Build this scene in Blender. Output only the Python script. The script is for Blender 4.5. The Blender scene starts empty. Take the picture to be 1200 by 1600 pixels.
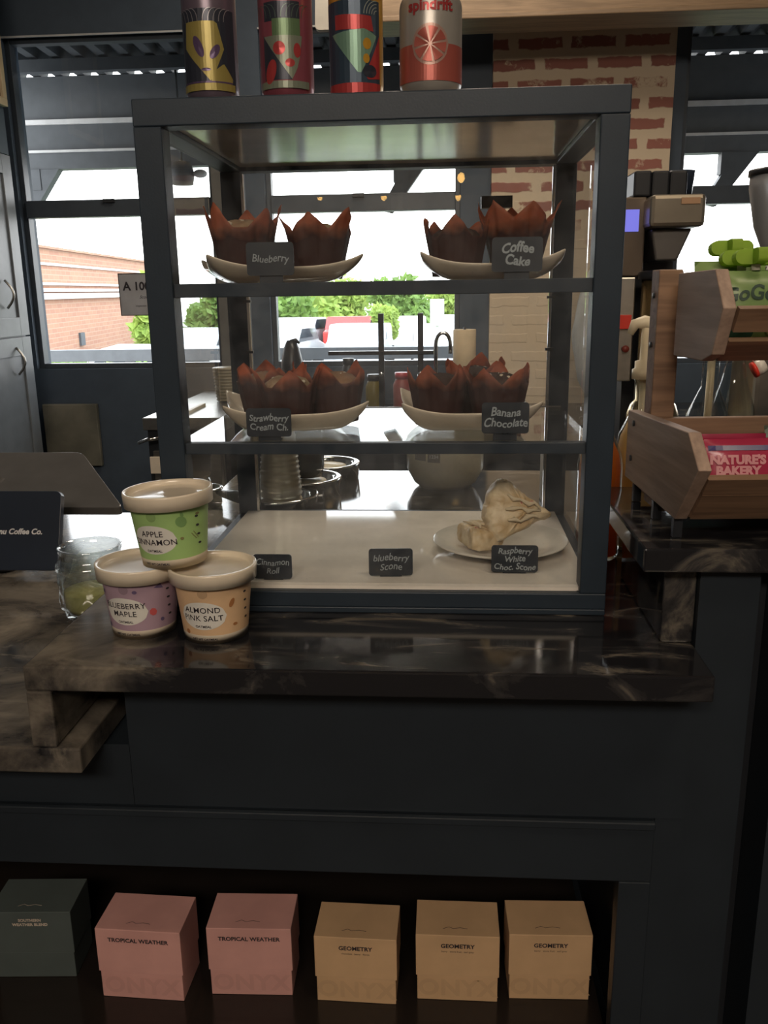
import bpy, math, random
from mathutils import Vector, Matrix
random.seed(7)
S = bpy.context.scene
COL = S.collection
sin, cos, pi = math.sin, math.cos, math.pi

# ---------------------------------------------------------------- camera
F, YAW, TILT, ROLL = 1350.1, .0712, .2521, -.0148
CAM = Vector((.3495, -1.0256, .3974))
fw = Vector((-sin(YAW)*cos(TILT), cos(YAW)*cos(TILT), -sin(TILT)))
rt0 = Vector((cos(YAW), sin(YAW), 0)); up0 = rt0.cross(fw)
rt = cos(ROLL)*rt0 + sin(ROLL)*up0; up = -sin(ROLL)*rt0 + cos(ROLL)*up0
cd = bpy.data.cameras.new('camera'); cam = bpy.data.objects.new('camera', cd); COL.objects.link(cam)
cd.sensor_fit = 'VERTICAL'; cd.sensor_height = 36; cd.lens = F/1600*36
cd.clip_start = .02; cd.clip_end = 400
cam.matrix_world = Matrix(((rt.x, up.x, -fw.x, CAM.x), (rt.y, up.y, -fw.y, CAM.y), (rt.z, up.z, -fw.z, CAM.z), (0, 0, 0, 1)))
S.camera = cam

def ray(px, py): return fw + (px-600)/F*rt - (py-800)/F*up
def at(px, py, Y): d = ray(px, py); return CAM + d*((Y-CAM.y)/d.y)
def atz(px, py, Z): d = ray(px, py); return CAM + d*((Z-CAM.z)/d.z)

# ---------------------------------------------------------------- world, lamps, exposure
W = bpy.data.worlds.new('sky'); S.world = W; W.use_nodes = True
nt = W.node_tree; bg = nt.nodes['Background']
tc = nt.nodes.new('ShaderNodeTexCoord'); sx = nt.nodes.new('ShaderNodeSeparateXYZ'); cr = nt.nodes.new('ShaderNodeValToRGB')
nt.links.new(tc.outputs['Generated'], sx.inputs[0]); nt.links.new(sx.outputs['Z'], cr.inputs[0]); nt.links.new(cr.outputs[0], bg.inputs[0])
cr.color_ramp.elements[0].color = (1, 1, 1, 1); cr.color_ramp.elements[1].color = (.78, .88, 1, 1)
bg.inputs[1].default_value = 5.0
S.view_settings.view_transform = 'Standard'; S.view_settings.look = 'None'
S.view_settings.exposure = 0.2; S.view_settings.gamma = 1.0; S.view_settings.use_curve_mapping = False
S.cycles.transparent_max_bounces = 32; S.cycles.max_bounces = 12; S.cycles.transmission_bounces = 12; S.cycles.glossy_bounces = 6
S.cycles.caustics_reflective = False; S.cycles.caustics_refractive = False
S.cycles.sample_clamp_indirect = 6

def area(name, loc, target, size, sizey, power, color):
    l = bpy.data.lights.new(name, 'AREA'); l.shape = 'RECTANGLE'; l.size = size; l.size_y = sizey; l.energy = power; l.color = color
    o = bpy.data.objects.new(name, l); COL.objects.link(o); o.location = loc
    o.rotation_euler = (Vector(target)-Vector(loc)).to_track_quat('-Z', 'Y').to_euler(); return o
area('ceiling_light_front', (.2, -3.0, 1.88), (.3, 0, -.2), 1.6, .5, 56, (1, .85, .70))
area('ceiling_light_room', (1.2, -.9, 1.93), (1.2, -.9, 0), .5, .5, 9, (1, .80, .58))
area('bar_fill_light', (.4, 1.5, 1.93), (.5, 1.6, 0), 1.6, .4, 26, (1, .86, .7))  # unseen lamp added above the bar to brighten pillar and wall

# ---------------------------------------------------------------- materials
def mat(name, col, rough=.5, metal=0, spec=.5, trans=0, ior=1.45, emit=None, es=0, noise=None, bump=0, bscale=60, subs=0, coat=0, col2=None):
    m = bpy.data.materials.new(name); m.use_nodes = True; n = m.node_tree; b = n.nodes['Principled BSDF']
    b.inputs['Base Color'].default_value = (*col, 1); b.inputs['Roughness'].default_value = rough; b.inputs['Metallic'].default_value = metal
    b.inputs['Specular IOR Level'].default_value = spec; b.inputs['IOR'].default_value = ior
    b.inputs['Transmission Weight'].default_value = trans; b.inputs['Coat Weight'].default_value = coat
    if emit: b.inputs['Emission Color'].default_value = (*emit, 1); b.inputs['Emission Strength'].default_value = es
    t = n.nodes.new('ShaderNodeTexCoord')
    sc = noise or 14
    nz = n.nodes.new('ShaderNodeTexNoise'); nz.inputs['Scale'].default_value = sc; nz.inputs['Detail'].default_value = 5
    n.links.new(t.outputs['Object'], nz.inputs['Vector'])
    r = n.nodes.new('ShaderNodeValToRGB'); c2 = col2 or tuple(c*.86 for c in col)
    r.color_ramp.elements[0].position = .35; r.color_ramp.elements[1].position = .65
    r.color_ramp.elements[0].color = (*c2, 1); r.color_ramp.elements[1].color = (*col, 1)
    n.links.new(nz.outputs[0], r.inputs[0])
    if trans < .5: n.links.new(r.outputs[0], b.inputs['Base Color'])
    if bump:
        z2 = n.nodes.new('ShaderNodeTexNoise'); z2.inputs['Scale'].default_value = bscale; z2.inputs['Detail'].default_value = 3
        n.links.new(t.outputs['Object'], z2.inputs['Vector'])
        bp = n.nodes.new('ShaderNodeBump'); bp.inputs['Strength'].default_value = bump; bp.inputs['Distance'].default_value = .002
        n.links.new(z2.outputs[0], bp.inputs['Height']); n.links.new(bp.outputs[0], b.inputs['Normal'])
    return m

def glassmat(name, tint=(1, 1, 1), ior=1.5, rough=.0, extra=0.0, smudge=0.0):
    """thin architectural glass: clear with angle dependent mirror"""
    m = bpy.data.materials.new(name); m.use_nodes = True; n = m.node_tree; n.nodes.clear()
    o = n.nodes.new('ShaderNodeOutputMaterial'); tr = n.nodes.new('ShaderNodeBsdfTransparent'); g = n.nodes.new('ShaderNodeBsdfGlossy')
    tr.inputs[0].default_value = (*tint, 1); g.inputs['Roughness'].default_value = rough
    ge = n.nodes.new('ShaderNodeNewGeometry'); mx = n.nodes.new('ShaderNodeMapRange'); fr = n.nodes.new('ShaderNodeFresnel')
    mx.inputs['To Min'].default_value = ior; mx.inputs['To Max'].default_value = 1/ior
    n.links.new(ge.outputs['Backfacing'], mx.inputs['Value']); n.links.new(mx.outputs[0], fr.inputs[0])
    ad = n.nodes.new('ShaderNodeMath'); ad.operation = 'ADD'; ad.use_clamp = True; ad.inputs[1].default_value = extra
    n.links.new(fr.outputs[0], ad.inputs[0])
    mi = n.nodes.new('ShaderNodeMixShader'); n.links.new(ad.outputs[0], mi.inputs[0]); n.links.new(tr.outputs[0], mi.inputs[1]); n.links.new(g.outputs[0], mi.inputs[2])
    last = mi
    if smudge:
        t = n.nodes.new('ShaderNodeTexCoord'); nz = n.nodes.new('ShaderNodeTexNoise'); nz.inputs['Scale'].default_value = 9; nz.inputs['Detail'].default_value = 8; nz.inputs['Roughness'].default_value = .75
        n.links.new(t.outputs['Object'], nz.inputs['Vector'])
        v = n.nodes.new('ShaderNodeTexVoronoi'); v.inputs['Scale'].default_value = 130; n.links.new(t.outputs['Object'], v.inputs['Vector'])
        rv = n.nodes.new('ShaderNodeMapRange'); rv.inputs['From Min'].default_value = .16; rv.inputs['From Max'].default_value = .08
        n.links.new(v.outputs['Distance'], rv.inputs['Value'])
        rr = n.nodes.new('ShaderNodeMapRange'); rr.inputs['From Min'].default_value = .4; rr.inputs['From Max'].default_value = .8; rr.inputs['To Max'].default_value = smudge
        n.links.new(nz.outputs[0], rr.inputs['Value'])
        ml = n.nodes.new('ShaderNodeMath'); ml.operation = 'MULTIPLY_ADD'; n.links.new(rv.outputs[0], ml.inputs[0]); n.links.new(rr.outputs[0], ml.inputs[1]); n.links.new(rr.outputs[0], ml.inputs[2])
        df = n.nodes.new('ShaderNodeBsdfDiffuse'); df.inputs[0].default_value = (.8, .82, .85, 1)
        tl = n.nodes.new('ShaderNodeBsdfTranslucent'); tl.inputs[0].default_value = (.8, .82, .85, 1)
        dm = n.nodes.new('ShaderNodeMixShader'); n.links.new(df.outputs[0], dm.inputs[1]); n.links.new(tl.outputs[0], dm.inputs[2])
        m2 = n.nodes.new('ShaderNodeMixShader'); n.links.new(ml.outputs[0], m2.inputs[0]); n.links.new(mi.outputs[0], m2.inputs[1]); n.links.new(dm.outputs[0], m2.inputs[2]); last = m2
    n.links.new(last.outputs[0], o.inputs[0]); return m

def papermat(name, col, trans=.45, noise=30, col2=None, rough=.6, tcol=None):
    m = mat(name, col, rough, noise=noise, col2=col2); n = m.node_tree; b = n.nodes['Principled BSDF']; o = n.nodes['Material Output']
    tl = n.nodes.new('ShaderNodeBsdfTranslucent'); mi = n.nodes.new('ShaderNodeMixShader'); mi.inputs[0].default_value = trans
    r = [x for x in n.nodes if x.type == 'VALTORGB'][0]; 
    if tcol: tl.inputs[0].default_value = (*tcol, 1)
    else: n.links.new(r.outputs[0], tl.inputs[0])
    n.links.new(b.outputs[0], mi.inputs[1]); n.links.new(tl.outputs[0], mi.inputs[2]); n.links.new(mi.outputs[0], o.inputs[0]); return m

def stone(name, light_left=True):
    m = bpy.data.materials.new(name); m.use_nodes = True; n = m.node_tree; b = n.nodes['Principled BSDF']; L = n.links
    b.inputs['Roughness'].default_value = .09; b.inputs['IOR'].default_value = 1.55
    t = n.nodes.new('ShaderNodeTexCoord')
    mp = n.nodes.new('ShaderNodeMapping'); mp.inputs['Rotation'].default_value = (.35, .5, .45); mp.inputs['Scale'].default_value = (1, 3.2, 1.3); L.new(t.outputs['Object'], mp.inputs[0])
    a = n.nodes.new('ShaderNodeTexNoise'); a.inputs['Scale'].default_value = 6; a.inputs['Detail'].default_value = 9; a.inputs['Roughness'].default_value = .62; a.inputs['Distortion'].default_value = 1.4; L.new(mp.outputs[0], a.inputs['Vector'])
    r = n.nodes.new('ShaderNodeValToRGB'); e = r.color_ramp.elements
    e[0].position = .50; e[0].color = (.012, .012, .014, 1); e[1].position = .80; e[1].color = (.30, .26, .20, 1)
    x = r.color_ramp.elements.new(.575); x.color = (.035, .033, .033, 1); x = r.color_ramp.elements.new(.64); x.color = (.12, .105, .085, 1)
    L.new(a.outputs[0], r.inputs[0])
    # beige veining at the left end, with a bright reflection painted into the colour
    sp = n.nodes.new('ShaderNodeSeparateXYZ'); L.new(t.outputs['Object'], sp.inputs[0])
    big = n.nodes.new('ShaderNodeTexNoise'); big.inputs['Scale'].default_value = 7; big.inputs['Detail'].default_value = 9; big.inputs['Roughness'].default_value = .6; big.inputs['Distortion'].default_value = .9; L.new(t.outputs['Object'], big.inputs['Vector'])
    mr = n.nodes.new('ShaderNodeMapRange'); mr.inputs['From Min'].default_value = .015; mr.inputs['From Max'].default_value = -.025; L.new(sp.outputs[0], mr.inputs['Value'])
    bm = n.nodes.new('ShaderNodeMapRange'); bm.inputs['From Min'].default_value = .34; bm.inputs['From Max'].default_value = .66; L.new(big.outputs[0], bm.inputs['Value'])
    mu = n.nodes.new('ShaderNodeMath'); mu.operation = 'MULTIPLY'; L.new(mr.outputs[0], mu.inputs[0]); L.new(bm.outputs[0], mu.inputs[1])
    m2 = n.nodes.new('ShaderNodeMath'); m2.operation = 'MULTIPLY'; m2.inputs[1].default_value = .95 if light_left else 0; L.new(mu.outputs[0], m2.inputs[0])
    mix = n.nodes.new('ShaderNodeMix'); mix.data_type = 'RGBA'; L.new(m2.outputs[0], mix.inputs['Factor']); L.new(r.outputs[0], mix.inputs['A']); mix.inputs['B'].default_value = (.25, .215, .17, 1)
    L.new(mix.outputs['Result'], b.inputs['Base Color']); return m

def woodmat(name, c1, c2, scale=18, axis=0, rough=.55):
    m = bpy.data.materials.new(name); m.use_nodes = True; n = m.node_tree; b = n.nodes['Principled BSDF']; L = n.links
    b.inputs['Roughness'].default_value = rough
    t = n.nodes.new('ShaderNodeTexCoord'); mp = n.nodes.new('ShaderNodeMapping'); sc = [1, 1, 1]; sc[axis] = .07; mp.inputs['Scale'].default_value = sc
    L.new(t.outputs['Object'], mp.inputs[0]); big = n.nodes.new('ShaderNodeTexNoise'); big.inputs['Scale'].default_value = 40; big.inputs['Detail'].default_value = 3; big.inputs['Distortion'].default_value = 1.2; L.new(mp.outputs[0], big.inputs['Vector'])
    w = n.nodes.new('ShaderNodeTexNoise'); w.inputs['Scale'].default_value = 260; w.inputs['Detail'].default_value = 2; L.new(mp.outputs[0], w.inputs['Vector'])
    a = n.nodes.new('ShaderNodeMath'); a.operation = 'MULTIPLY_ADD'; a.inputs[1].default_value = .35; L.new(w.outputs[0], a.inputs[0]); L.new(big.outputs[0], a.inputs[2])
    r = n.nodes.new('ShaderNodeValToRGB'); r.color_ramp.elements[0].color = (*c1, 1); r.color_ramp.elements[1].color = (*c2, 1); r.color_ramp.elements[0].position = .5; r.color_ramp.elements[1].position = .85
    L.new(a.outputs[0], r.inputs[0]); L.new(r.outputs[0], b.inputs['Base Color']); return m

M = {}
M['wall'] = mat('wall_paint', (.058, .080, .110), .6, bump=.15)
M['wallroom'] = mat('room_paint', (.38, .34, .30), .8)
M['ceil'] = mat('ceiling_paint', (.40, .34, .27), .8)
M['floor'] = mat('floor_concrete', (.10, .09, .085), .4)
M['frame'] = mat('window_frame_paint', (.055, .068, .085), .4)
M['cab'] = mat('counter_cabinet_paint', (.017, .023, .030), .42, bump=.05)
M['cabl'] = mat('pantry_paint', (.17, .19, .21), .35)
M['case'] = mat('black_powder_coat', (.024, .035, .049), .42, spec=.28, bump=.06, bscale=400)
M['inner'] = mat('case_lining', (.66, .55, .43), .12, metal=.2)
M['tray'] = mat('white_acrylic', (.86, .80, .71), .05, ior=1.6)
M['glass'] = glassmat('clear_glass', (.97, .98, .98), smudge=.15)
M['shelfglass'] = glassmat('shelf_glass', (.95, .97, .97), extra=.06)
M['winglass'] = glassmat('window_glass', (.97, .98, .98))
M['clear'] = glassmat('jar_glass', (.90, .92, .91), extra=.17, rough=.03)
M['bottle'] = glassmat('bottle_glass', (.90, .92, .90), extra=.05, rough=.03)
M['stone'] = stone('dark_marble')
M['chrome'] = mat('chrome', (.75, .74, .72), .12, 1)
M['steel'] = mat('brushed_steel', (.50, .48, .44), .3, 1, noise=40)
M['dsteel'] = mat('dark_steel', (.16, .15, .14), .35, .8)
M['black'] = mat('black_plastic', (.018, .020, .024), .35)
M['navy'] = mat('dark_navy_plastic', (.020, .028, .045), .3)
M['white'] = mat('white_ceramic', (.72, .68, .60), .15)
M['plate'] = mat('off_white_porcelain', (.72, .63, .50), .12)
M['cream'] = mat('cream_plastic', (.80, .70, .50), .4)
M['paperw'] = mat('cream_paper', (.78, .68, .54), .6)
M['lid'] = mat('kraft_lid_paper', (.80, .70, .55), .3, coat=.4)
def wrapmat():
    m = papermat('brown_baking_paper', (.50, .19, .10), .5, 45, (.36, .12, .065), tcol=(.95, .36, .16)); n = m.node_tree; L = n.links
    b = n.nodes['Principled BSDF']; r = [x for x in n.nodes if x.type == 'VALTORGB'][0]; tl = [x for x in n.nodes if x.type == 'BSDF_TRANSLUCENT'][0]
    t = n.nodes.new('ShaderNodeTexCoord'); s = n.nodes.new('ShaderNodeSeparateXYZ'); z = n.nodes.new('ShaderNodeTexNoise'); z.inputs['Scale'].default_value = 40
    L.new(t.outputs['Object'], s.inputs[0]); L.new(t.outputs['Object'], z.inputs['Vector'])
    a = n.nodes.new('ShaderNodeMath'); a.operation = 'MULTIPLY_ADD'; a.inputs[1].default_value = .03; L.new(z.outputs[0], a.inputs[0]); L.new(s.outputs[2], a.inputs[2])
    q = n.nodes.new('ShaderNodeMapRange'); q.inputs['From Min'].default_value = .064; q.inputs['From Max'].default_value = .084; L.new(a.outputs[0], q.inputs['Value'])  # backlit glow of the tips and cake shade below, painted by height
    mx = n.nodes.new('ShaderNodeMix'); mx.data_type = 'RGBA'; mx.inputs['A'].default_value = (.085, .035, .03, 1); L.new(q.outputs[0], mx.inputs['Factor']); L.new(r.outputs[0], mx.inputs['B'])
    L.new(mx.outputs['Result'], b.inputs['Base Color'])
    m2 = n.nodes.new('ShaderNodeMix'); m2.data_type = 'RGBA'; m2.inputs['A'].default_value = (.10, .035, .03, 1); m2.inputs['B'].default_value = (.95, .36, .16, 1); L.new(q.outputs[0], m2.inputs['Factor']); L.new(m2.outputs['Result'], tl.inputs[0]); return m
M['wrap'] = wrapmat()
M['cake'] = mat('muffin_crumb', (.30, .16, .08), .9, bump=.8, bscale=200, noise=80)
M['cakeb'] = mat('blueberry_muffin_crumb', (.42, .30, .17), .9, bump=.8, bscale=200, noise=60, col2=(.30, .18, .10))
M['cakec'] = mat('chocolate_muffin_crumb', (.06, .03, .02), .8, bump=.8, bscale=200)
M['chip'] = mat('muffin_topping', (.75, .66, .50), .5)
M['scone'] = mat('glazed_scone', (.80, .68, .47), .45, bump=1, bscale=90, noise=35, col2=(.52, .36, .18))
M['jam'] = mat('raspberry_filling', (.40, .03, .04), .3)
M['slate'] = mat('chalkboard', (.012, .018, .027), .5)
M['chalk'] = mat('chalk_ink', (.32, .36, .38), .8)
M['ink'] = mat('dark_ink', (.03, .025, .03), .6)
M['wink'] = mat('white_print', (.80, .80, .80), .6)
M['wood'] = woodmat('rack_wood', (.15, .085, .05), (.27, .16, .095), axis=0)
M['woody'] = woodmat('rack_side_wood', (.24, .165, .125), (.37, .26, .195), axis=1)
M['beam'] = woodmat('beam_wood', (.17, .11, .06), (.27, .18, .105), axis=0)
M['pink'] = mat('pink_carton', (.68, .36, .32), .6)
M['pinkd'] = mat('pink_deboss', (.62, .33, .29), .5)
M['tan'] = mat('tan_carton', (.66, .43, .24), .6)
M['tand'] = mat('tan_deboss', (.60, .39, .22), .5)
M['teal'] = mat('dark_green_carton', (.085, .105, .10), .6)
M['teald'] = mat('dark_green_print', (.62, .52, .42), .5)
M['grn'] = mat('apple_green_label', (.36, .56, .20), .5)
M['pur'] = mat('lilac_label', (.42, .29, .36), .5)
M['org'] = mat('peach_label', (.72, .48, .28), .5)
M['red'] = mat('red_plastic', (.75, .05, .03), .4)
M['amber'] = papermat('amber_syrup', (.85, .30, .03), .6, 6)
M['honey'] = papermat('pale_syrup', (.85, .62, .30), .55, 6)
M['brick'] = None
M['leaf'] = papermat('leaves', (.24, .38, .09), .35, 3, (.14, .25, .05))
M['leafy'] = papermat('yellow_leaves', (.40, .50, .11), .35, 3, (.28, .42, .09))
M['bark'] = mat('bark', (.10, .07, .05), .9)
M['asph'] = mat('parking_asphalt', (.40, .40, .39), .8)
M['grass'] = mat('lawn', (.15, .22, .06), .9)
M['conc'] = mat('patio_concrete', (.15, .15, .14), .8)
M['canopy'] = mat('canopy_metal', (.075, .085, .095), .55)
M['pipe'] = mat('white_conduit', (.55, .56, .56), .4)
M['carw'] = mat('white_car_paint', (.80, .80, .80), .25)
M['cars'] = mat('silver_car_paint', (.60, .63, .66), .25)
M['carr'] = mat('red_car_paint', (.55, .06, .05), .25)
M['carg'] = mat('car_window', (.03, .04, .05), .08)
M['tyre'] = mat('tyre', (.02, .02, .02), .8)

def brickmat(name, cols, mortar, scale, ax, msize=.02, patch=.0, bw=.2, bh=.065, plaster=None):
    m = bpy.data.materials.new(name); m.use_nodes = True; n = m.node_tree; b = n.nodes['Principled BSDF']; L = n.links; b.inputs['Roughness'].default_value = .85
    t = n.nodes.new('ShaderNodeTexCoord'); s = n.nodes.new('ShaderNodeSeparateXYZ'); L.new(t.outputs['Object'], s.inputs[0])
    c = n.nodes.new('ShaderNodeCombineXYZ'); L.new(s.outputs[ax], c.inputs[0]); L.new(s.outputs[2], c.inputs[1])
    w = n.nodes.new('ShaderNodeTexNoise'); w.inputs['Scale'].default_value = 22; w.inputs['Detail'].default_value = 4; L.new(c.outputs[0], w.inputs['Vector'])
    ws = n.nodes.new('ShaderNodeVectorMath'); ws.operation = 'SCALE'; ws.inputs['Scale'].default_value = .022 if patch else .004; L.new(w.outputs['Color'], ws.inputs[0])
    wa = n.nodes.new('ShaderNodeVectorMath'); L.new(c.outputs[0], wa.inputs[0]); L.new(ws.outputs[0], wa.inputs[1])
    br = n.nodes.new('ShaderNodeTexBrick'); br.inputs['Scale'].default_value = scale; br.inputs['Mortar Size'].default_value = msize; br.inputs['Mortar Smooth'].default_value = .25
    br.inputs['Brick Width'].default_value = bw; br.inputs['Row Height'].default_value = bh; br.inputs['Bias'].default_value = -.1
    br.inputs['Color1'].default_value = (*cols[0], 1); br.inputs['Color2'].default_value = (*cols[1], 1); br.inputs['Mortar'].default_value = (*mortar, 1)
    L.new(wa.outputs[0], br.inputs['Vector']); out = br.outputs['Color']
    if patch:
        z = n.nodes.new('ShaderNodeTexNoise'); z.inputs['Scale'].default_value = 7; z.inputs['Detail'].default_value = 7; z.inputs['Roughness'].default_value = .7; L.new(t.outputs['Object'], z.inputs['Vector'])
        mr = n.nodes.new('ShaderNodeMapRange'); mr.inputs['From Min'].default_value = patch; mr.inputs['From Max'].default_value = patch+.07; L.new(z.outputs[0], mr.inputs['Value'])
        if plaster:   # the lower part of the pillar is rendered over with plaster
            pr = n.nodes.new('ShaderNodeMapRange'); pr.inputs['From Min'].default_value = plaster+.05; pr.inputs['From Max'].default_value = plaster-.05
            pz = n.nodes.new('ShaderNodeMath'); pz.operation = 'MULTIPLY_ADD'; pz.inputs[1].default_value = .5; L.new(z.outputs[0], pz.inputs[0]); L.new(s.outputs[2], pz.inputs[2])
            po = n.nodes.new('ShaderNodeMath'); po.operation = 'SUBTRACT'; po.inputs[1].default_value = .25; L.new(pz.outputs[0], po.inputs[0]); L.new(po.outputs[0], pr.inputs['Value'])
            pm = n.nodes.new('ShaderNodeMath'); pm.operation = 'MAXIMUM'; L.new(mr.outputs[0], pm.inputs[0]); L.new(pr.outputs[0], pm.inputs[1]); mr = pm
        mx = n.nodes.new('ShaderNodeMix'); mx.data_type = 'RGBA'; L.new(mr.outputs[0], mx.inputs['Factor']); L.new(out, mx.inputs['A']); mx.inputs['B'].default_value = (*mortar, 1); out = mx.outputs['Result']
    L.new(out, b.inputs['Base Color'])
    bp = n.nodes.new('ShaderNodeBump'); bp.inputs['Distance'].default_value = .003; bp.inputs['Strength'].default_value = .5; bp.invert = True; L.new(br.outputs['Fac'], bp.inputs['Height']); L.new(bp.outputs[0], b.inputs['Normal'])
    return m
M['brick'] = brickmat('old_whitewashed_brick', ((.33, .13, .10), (.25, .10, .075)), (.62, .50, .36), 1, 0, .022, .555, .212, .0775, plaster=.62)
M['brickout'] = brickmat('orange_brick', ((.34, .19, .12), (.30, .15, .10)), (.36, .24, .17), 1, 1, .012, 0, .4, .12)

# ---------------------------------------------------------------- mesh helpers
def tag(o, label=None, cat=None, group=None, kind=None):
    if label: o['label'] = label
    if cat: o['category'] = cat
    if group: o['group'] = group
    if kind: o['kind'] = kind
    return o
def empty(name, loc, label, cat, group=None, rz=0):
    o = bpy.data.objects.new(name, None); COL.objects.link(o); o.empty_display_size = .02; o.location = loc; o.rotation_euler = (0, 0, rz)
    return tag(o, label, cat, group)

class MB:
    def __init__(s): s.v = []; s.f = []; s.m = []; s.s = []
    def add(s, vs, fs, mi=0, sm=False):
        b = len(s.v); s.v += [tuple(v) for v in vs]
        for f in fs: s.f.append([b+i for i in f]); s.m.append(mi); s.s.append(sm)
        return s
    def box(s, x0, x1, y0, y1, z0, z1, mi=0):
        v = [(x, y, z) for z in (z0, z1) for y in (y0, y1) for x in (x0, x1)]
        return s.add(v, [(0, 2, 3, 1), (4, 5, 7, 6), (0, 1, 5, 4), (2, 6, 7, 3), (0, 4, 6, 2), (1, 3, 7, 5)], mi)
    def rbox(s, x0, x1, y0, y1, z0, z1, r=.004, mi=0, k=4, axis=1):
        """box rounded round one axis"""
        rng = {1: (x0, x1, z0, z1), 2: (x0, x1, y0, y1), 0: (y0, y1, z0, z1)}[axis]
        a0, a1, b0, b1 = rng; P = []
        for (cx, cy, q) in ((a1-r, b1-r, 0), (a0+r, b1-r, 1), (a0+r, b0+r, 2), (a1-r, b0+r, 3)):
            for i in range(k+1): t = pi/2*(q+i/k); P.append((cx+r*cos(t), cy+r*sin(t)))
        if axis == 1: return s.prism([(p[0], p[1]) for p in P], y0, y1, 'y', mi)
        if axis == 2: return s.prism(P, z0, z1, 'z', mi)
        return s.prism(P, x0, x1, 'x', mi)
    def prism(s, P, a, b, ax='y', mi=0):
        f = {'y': lambda p, t: (p[0], t, p[1]), 'z': lambda p, t: (p[0], p[1], t), 'x': lambda p, t: (t, p[0], p[1])}[ax]
        n = len(P); v = [f(p, a) for p in P]+[f(p, b) for p in P]
        ar = sum(P[i][0]*P[(i+1) % n][1]-P[(i+1) % n][0]*P[i][1] for i in range(n))
        flip = (ar > 0) != (ax == 'y')
        fs = [tuple(range(n)), tuple(range(2*n-1, n-1, -1))]+[(i, i+n, (i+1) % n+n, (i+1) % n) for i in range(n)]
        if not flip: fs = [tuple(reversed(q)) for q in fs]
        return s.add(v, fs, mi)
    def lathe(s, prof, c=(0, 0, 0), n=40, mi=0, sm=True, cap=True, mis=None):
        cx, cy, cz = c; v = []; fs = []
        for r, z in prof:
            for i in range(n): a = 2*pi*i/n; v.append((cx+r*cos(a), cy+r*sin(a), cz+z))
        b = len(s.v); s.v += v
        for k in range(len(prof)-1):
            for i in range(n):
                j = (i+1) % n; s.f.append([b+k*n+i, b+k*n+j, b+(k+1)*n+j, b+(k+1)*n+i]); s.m.append(mis[k] if mis else mi); s.s.append(sm)
        if cap:
            if prof[0][0] > 1e-5: s.f.append([b+i for i in range(n-1, -1, -1)]); s.m.append(mis[0] if mis else mi); s.s.append(False)
            if prof[-1][0] > 1e-5: s.f.append([b+(len(prof)-1)*n+i for i in range(n)]); s.m.append(mis[-1] if mis else mi); s.s.append(False)
        return s
    def tube(s, pts, r, n=10, mi=0, cap=True):
        pts = [Vector(p) for p in pts]; rs = r if isinstance(r, (list, tuple)) else [r]*len(pts); b = len(s.v); u = None
        for i, p in enumerate(pts):
            d = (pts[min(i+1, len(pts)-1)]-pts[max(i-1, 0)]).normalized()
            if u is None: u = d.orthogonal().normalized()
            else: u = (u-d*u.dot(d)).normalized()
            w = d.cross(u)
            for k in range(n): a = 2*pi*k/n; s.v.append(tuple(p+rs[i]*(cos(a)*u+sin(a)*w)))
        for i in range(len(pts)-1):
            for k in range(n): j = (k+1) % n; s.f.append([b+i*n+k, b+i*n+j, b+(i+1)*n+j, b+(i+1)*n+k]); s.m.append(mi); s.s.append(True)
        if cap:
            s.f.append([b+k for k in range(n-1, -1, -1)]); s.m.append(mi); s.s.append(False)
            e = b+(len(pts)-1)*n; s.f.append([e+k for k in range(n)]); s.m.append(mi); s.s.append(False)
        return s
    def blob(s, c, rx, ry, rz, n=14, m=9, mi=0, jit=0, rnd=random):
        v = []; fs = []
        for k in range(m+1):
            t = pi*k/m
            for i in range(n):
                a = 2*pi*i/n; j = 1+(rnd.uniform(-jit, jit) if 0 < k < m else 0); v.append((c[0]+rx*sin(t)*cos(a)*j, c[1]+ry*sin(t)*sin(a)*j, c[2]-rz*cos(t)*j))
        for k in range(m):
            for i in range(n): j = (i+1) % n; fs.append((k*n+i, k*n+j, (k+1)*n+j, (k+1)*n+i))
        return s.add(v, fs, mi, True)
    def build(s, name, mats, parent=None, bevel=0, solid=0, sub=0, loc=None, rot=None):
        me = bpy.data.meshes.new(name); me.from_pydata(s.v, [], s.f); me.validate()
        for m in (mats if isinstance(mats, (list, tuple)) else [mats]): me.materials.append(m)
        if len(me.polygons) == len(s.m):
            for p, mi, sm in zip(me.polygons, s.m, s.s): p.material_index = mi; p.use_smooth = sm
        me.update()
        o = bpy.data.objects.new(name, me); COL.objects.link(o)
        if parent: o.parent = parent
        if loc is not None: o.location = loc
        if rot is not None: o.rotation_euler = rot
        if solid: q = o.modifiers.new('solid', 'SOLIDIFY'); q.thickness = solid; q.offset = 0
        if bevel: q = o.modifiers.new('bevel', 'BEVEL'); q.width = bevel; q.segments = 2; q.limit_method = 'ANGLE'; q.angle_limit = .7; q.harden_normals = False
        if sub: q = o.modifiers.new('sub', 'SUBSURF'); q.levels = q.render_levels = sub
        return o

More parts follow.
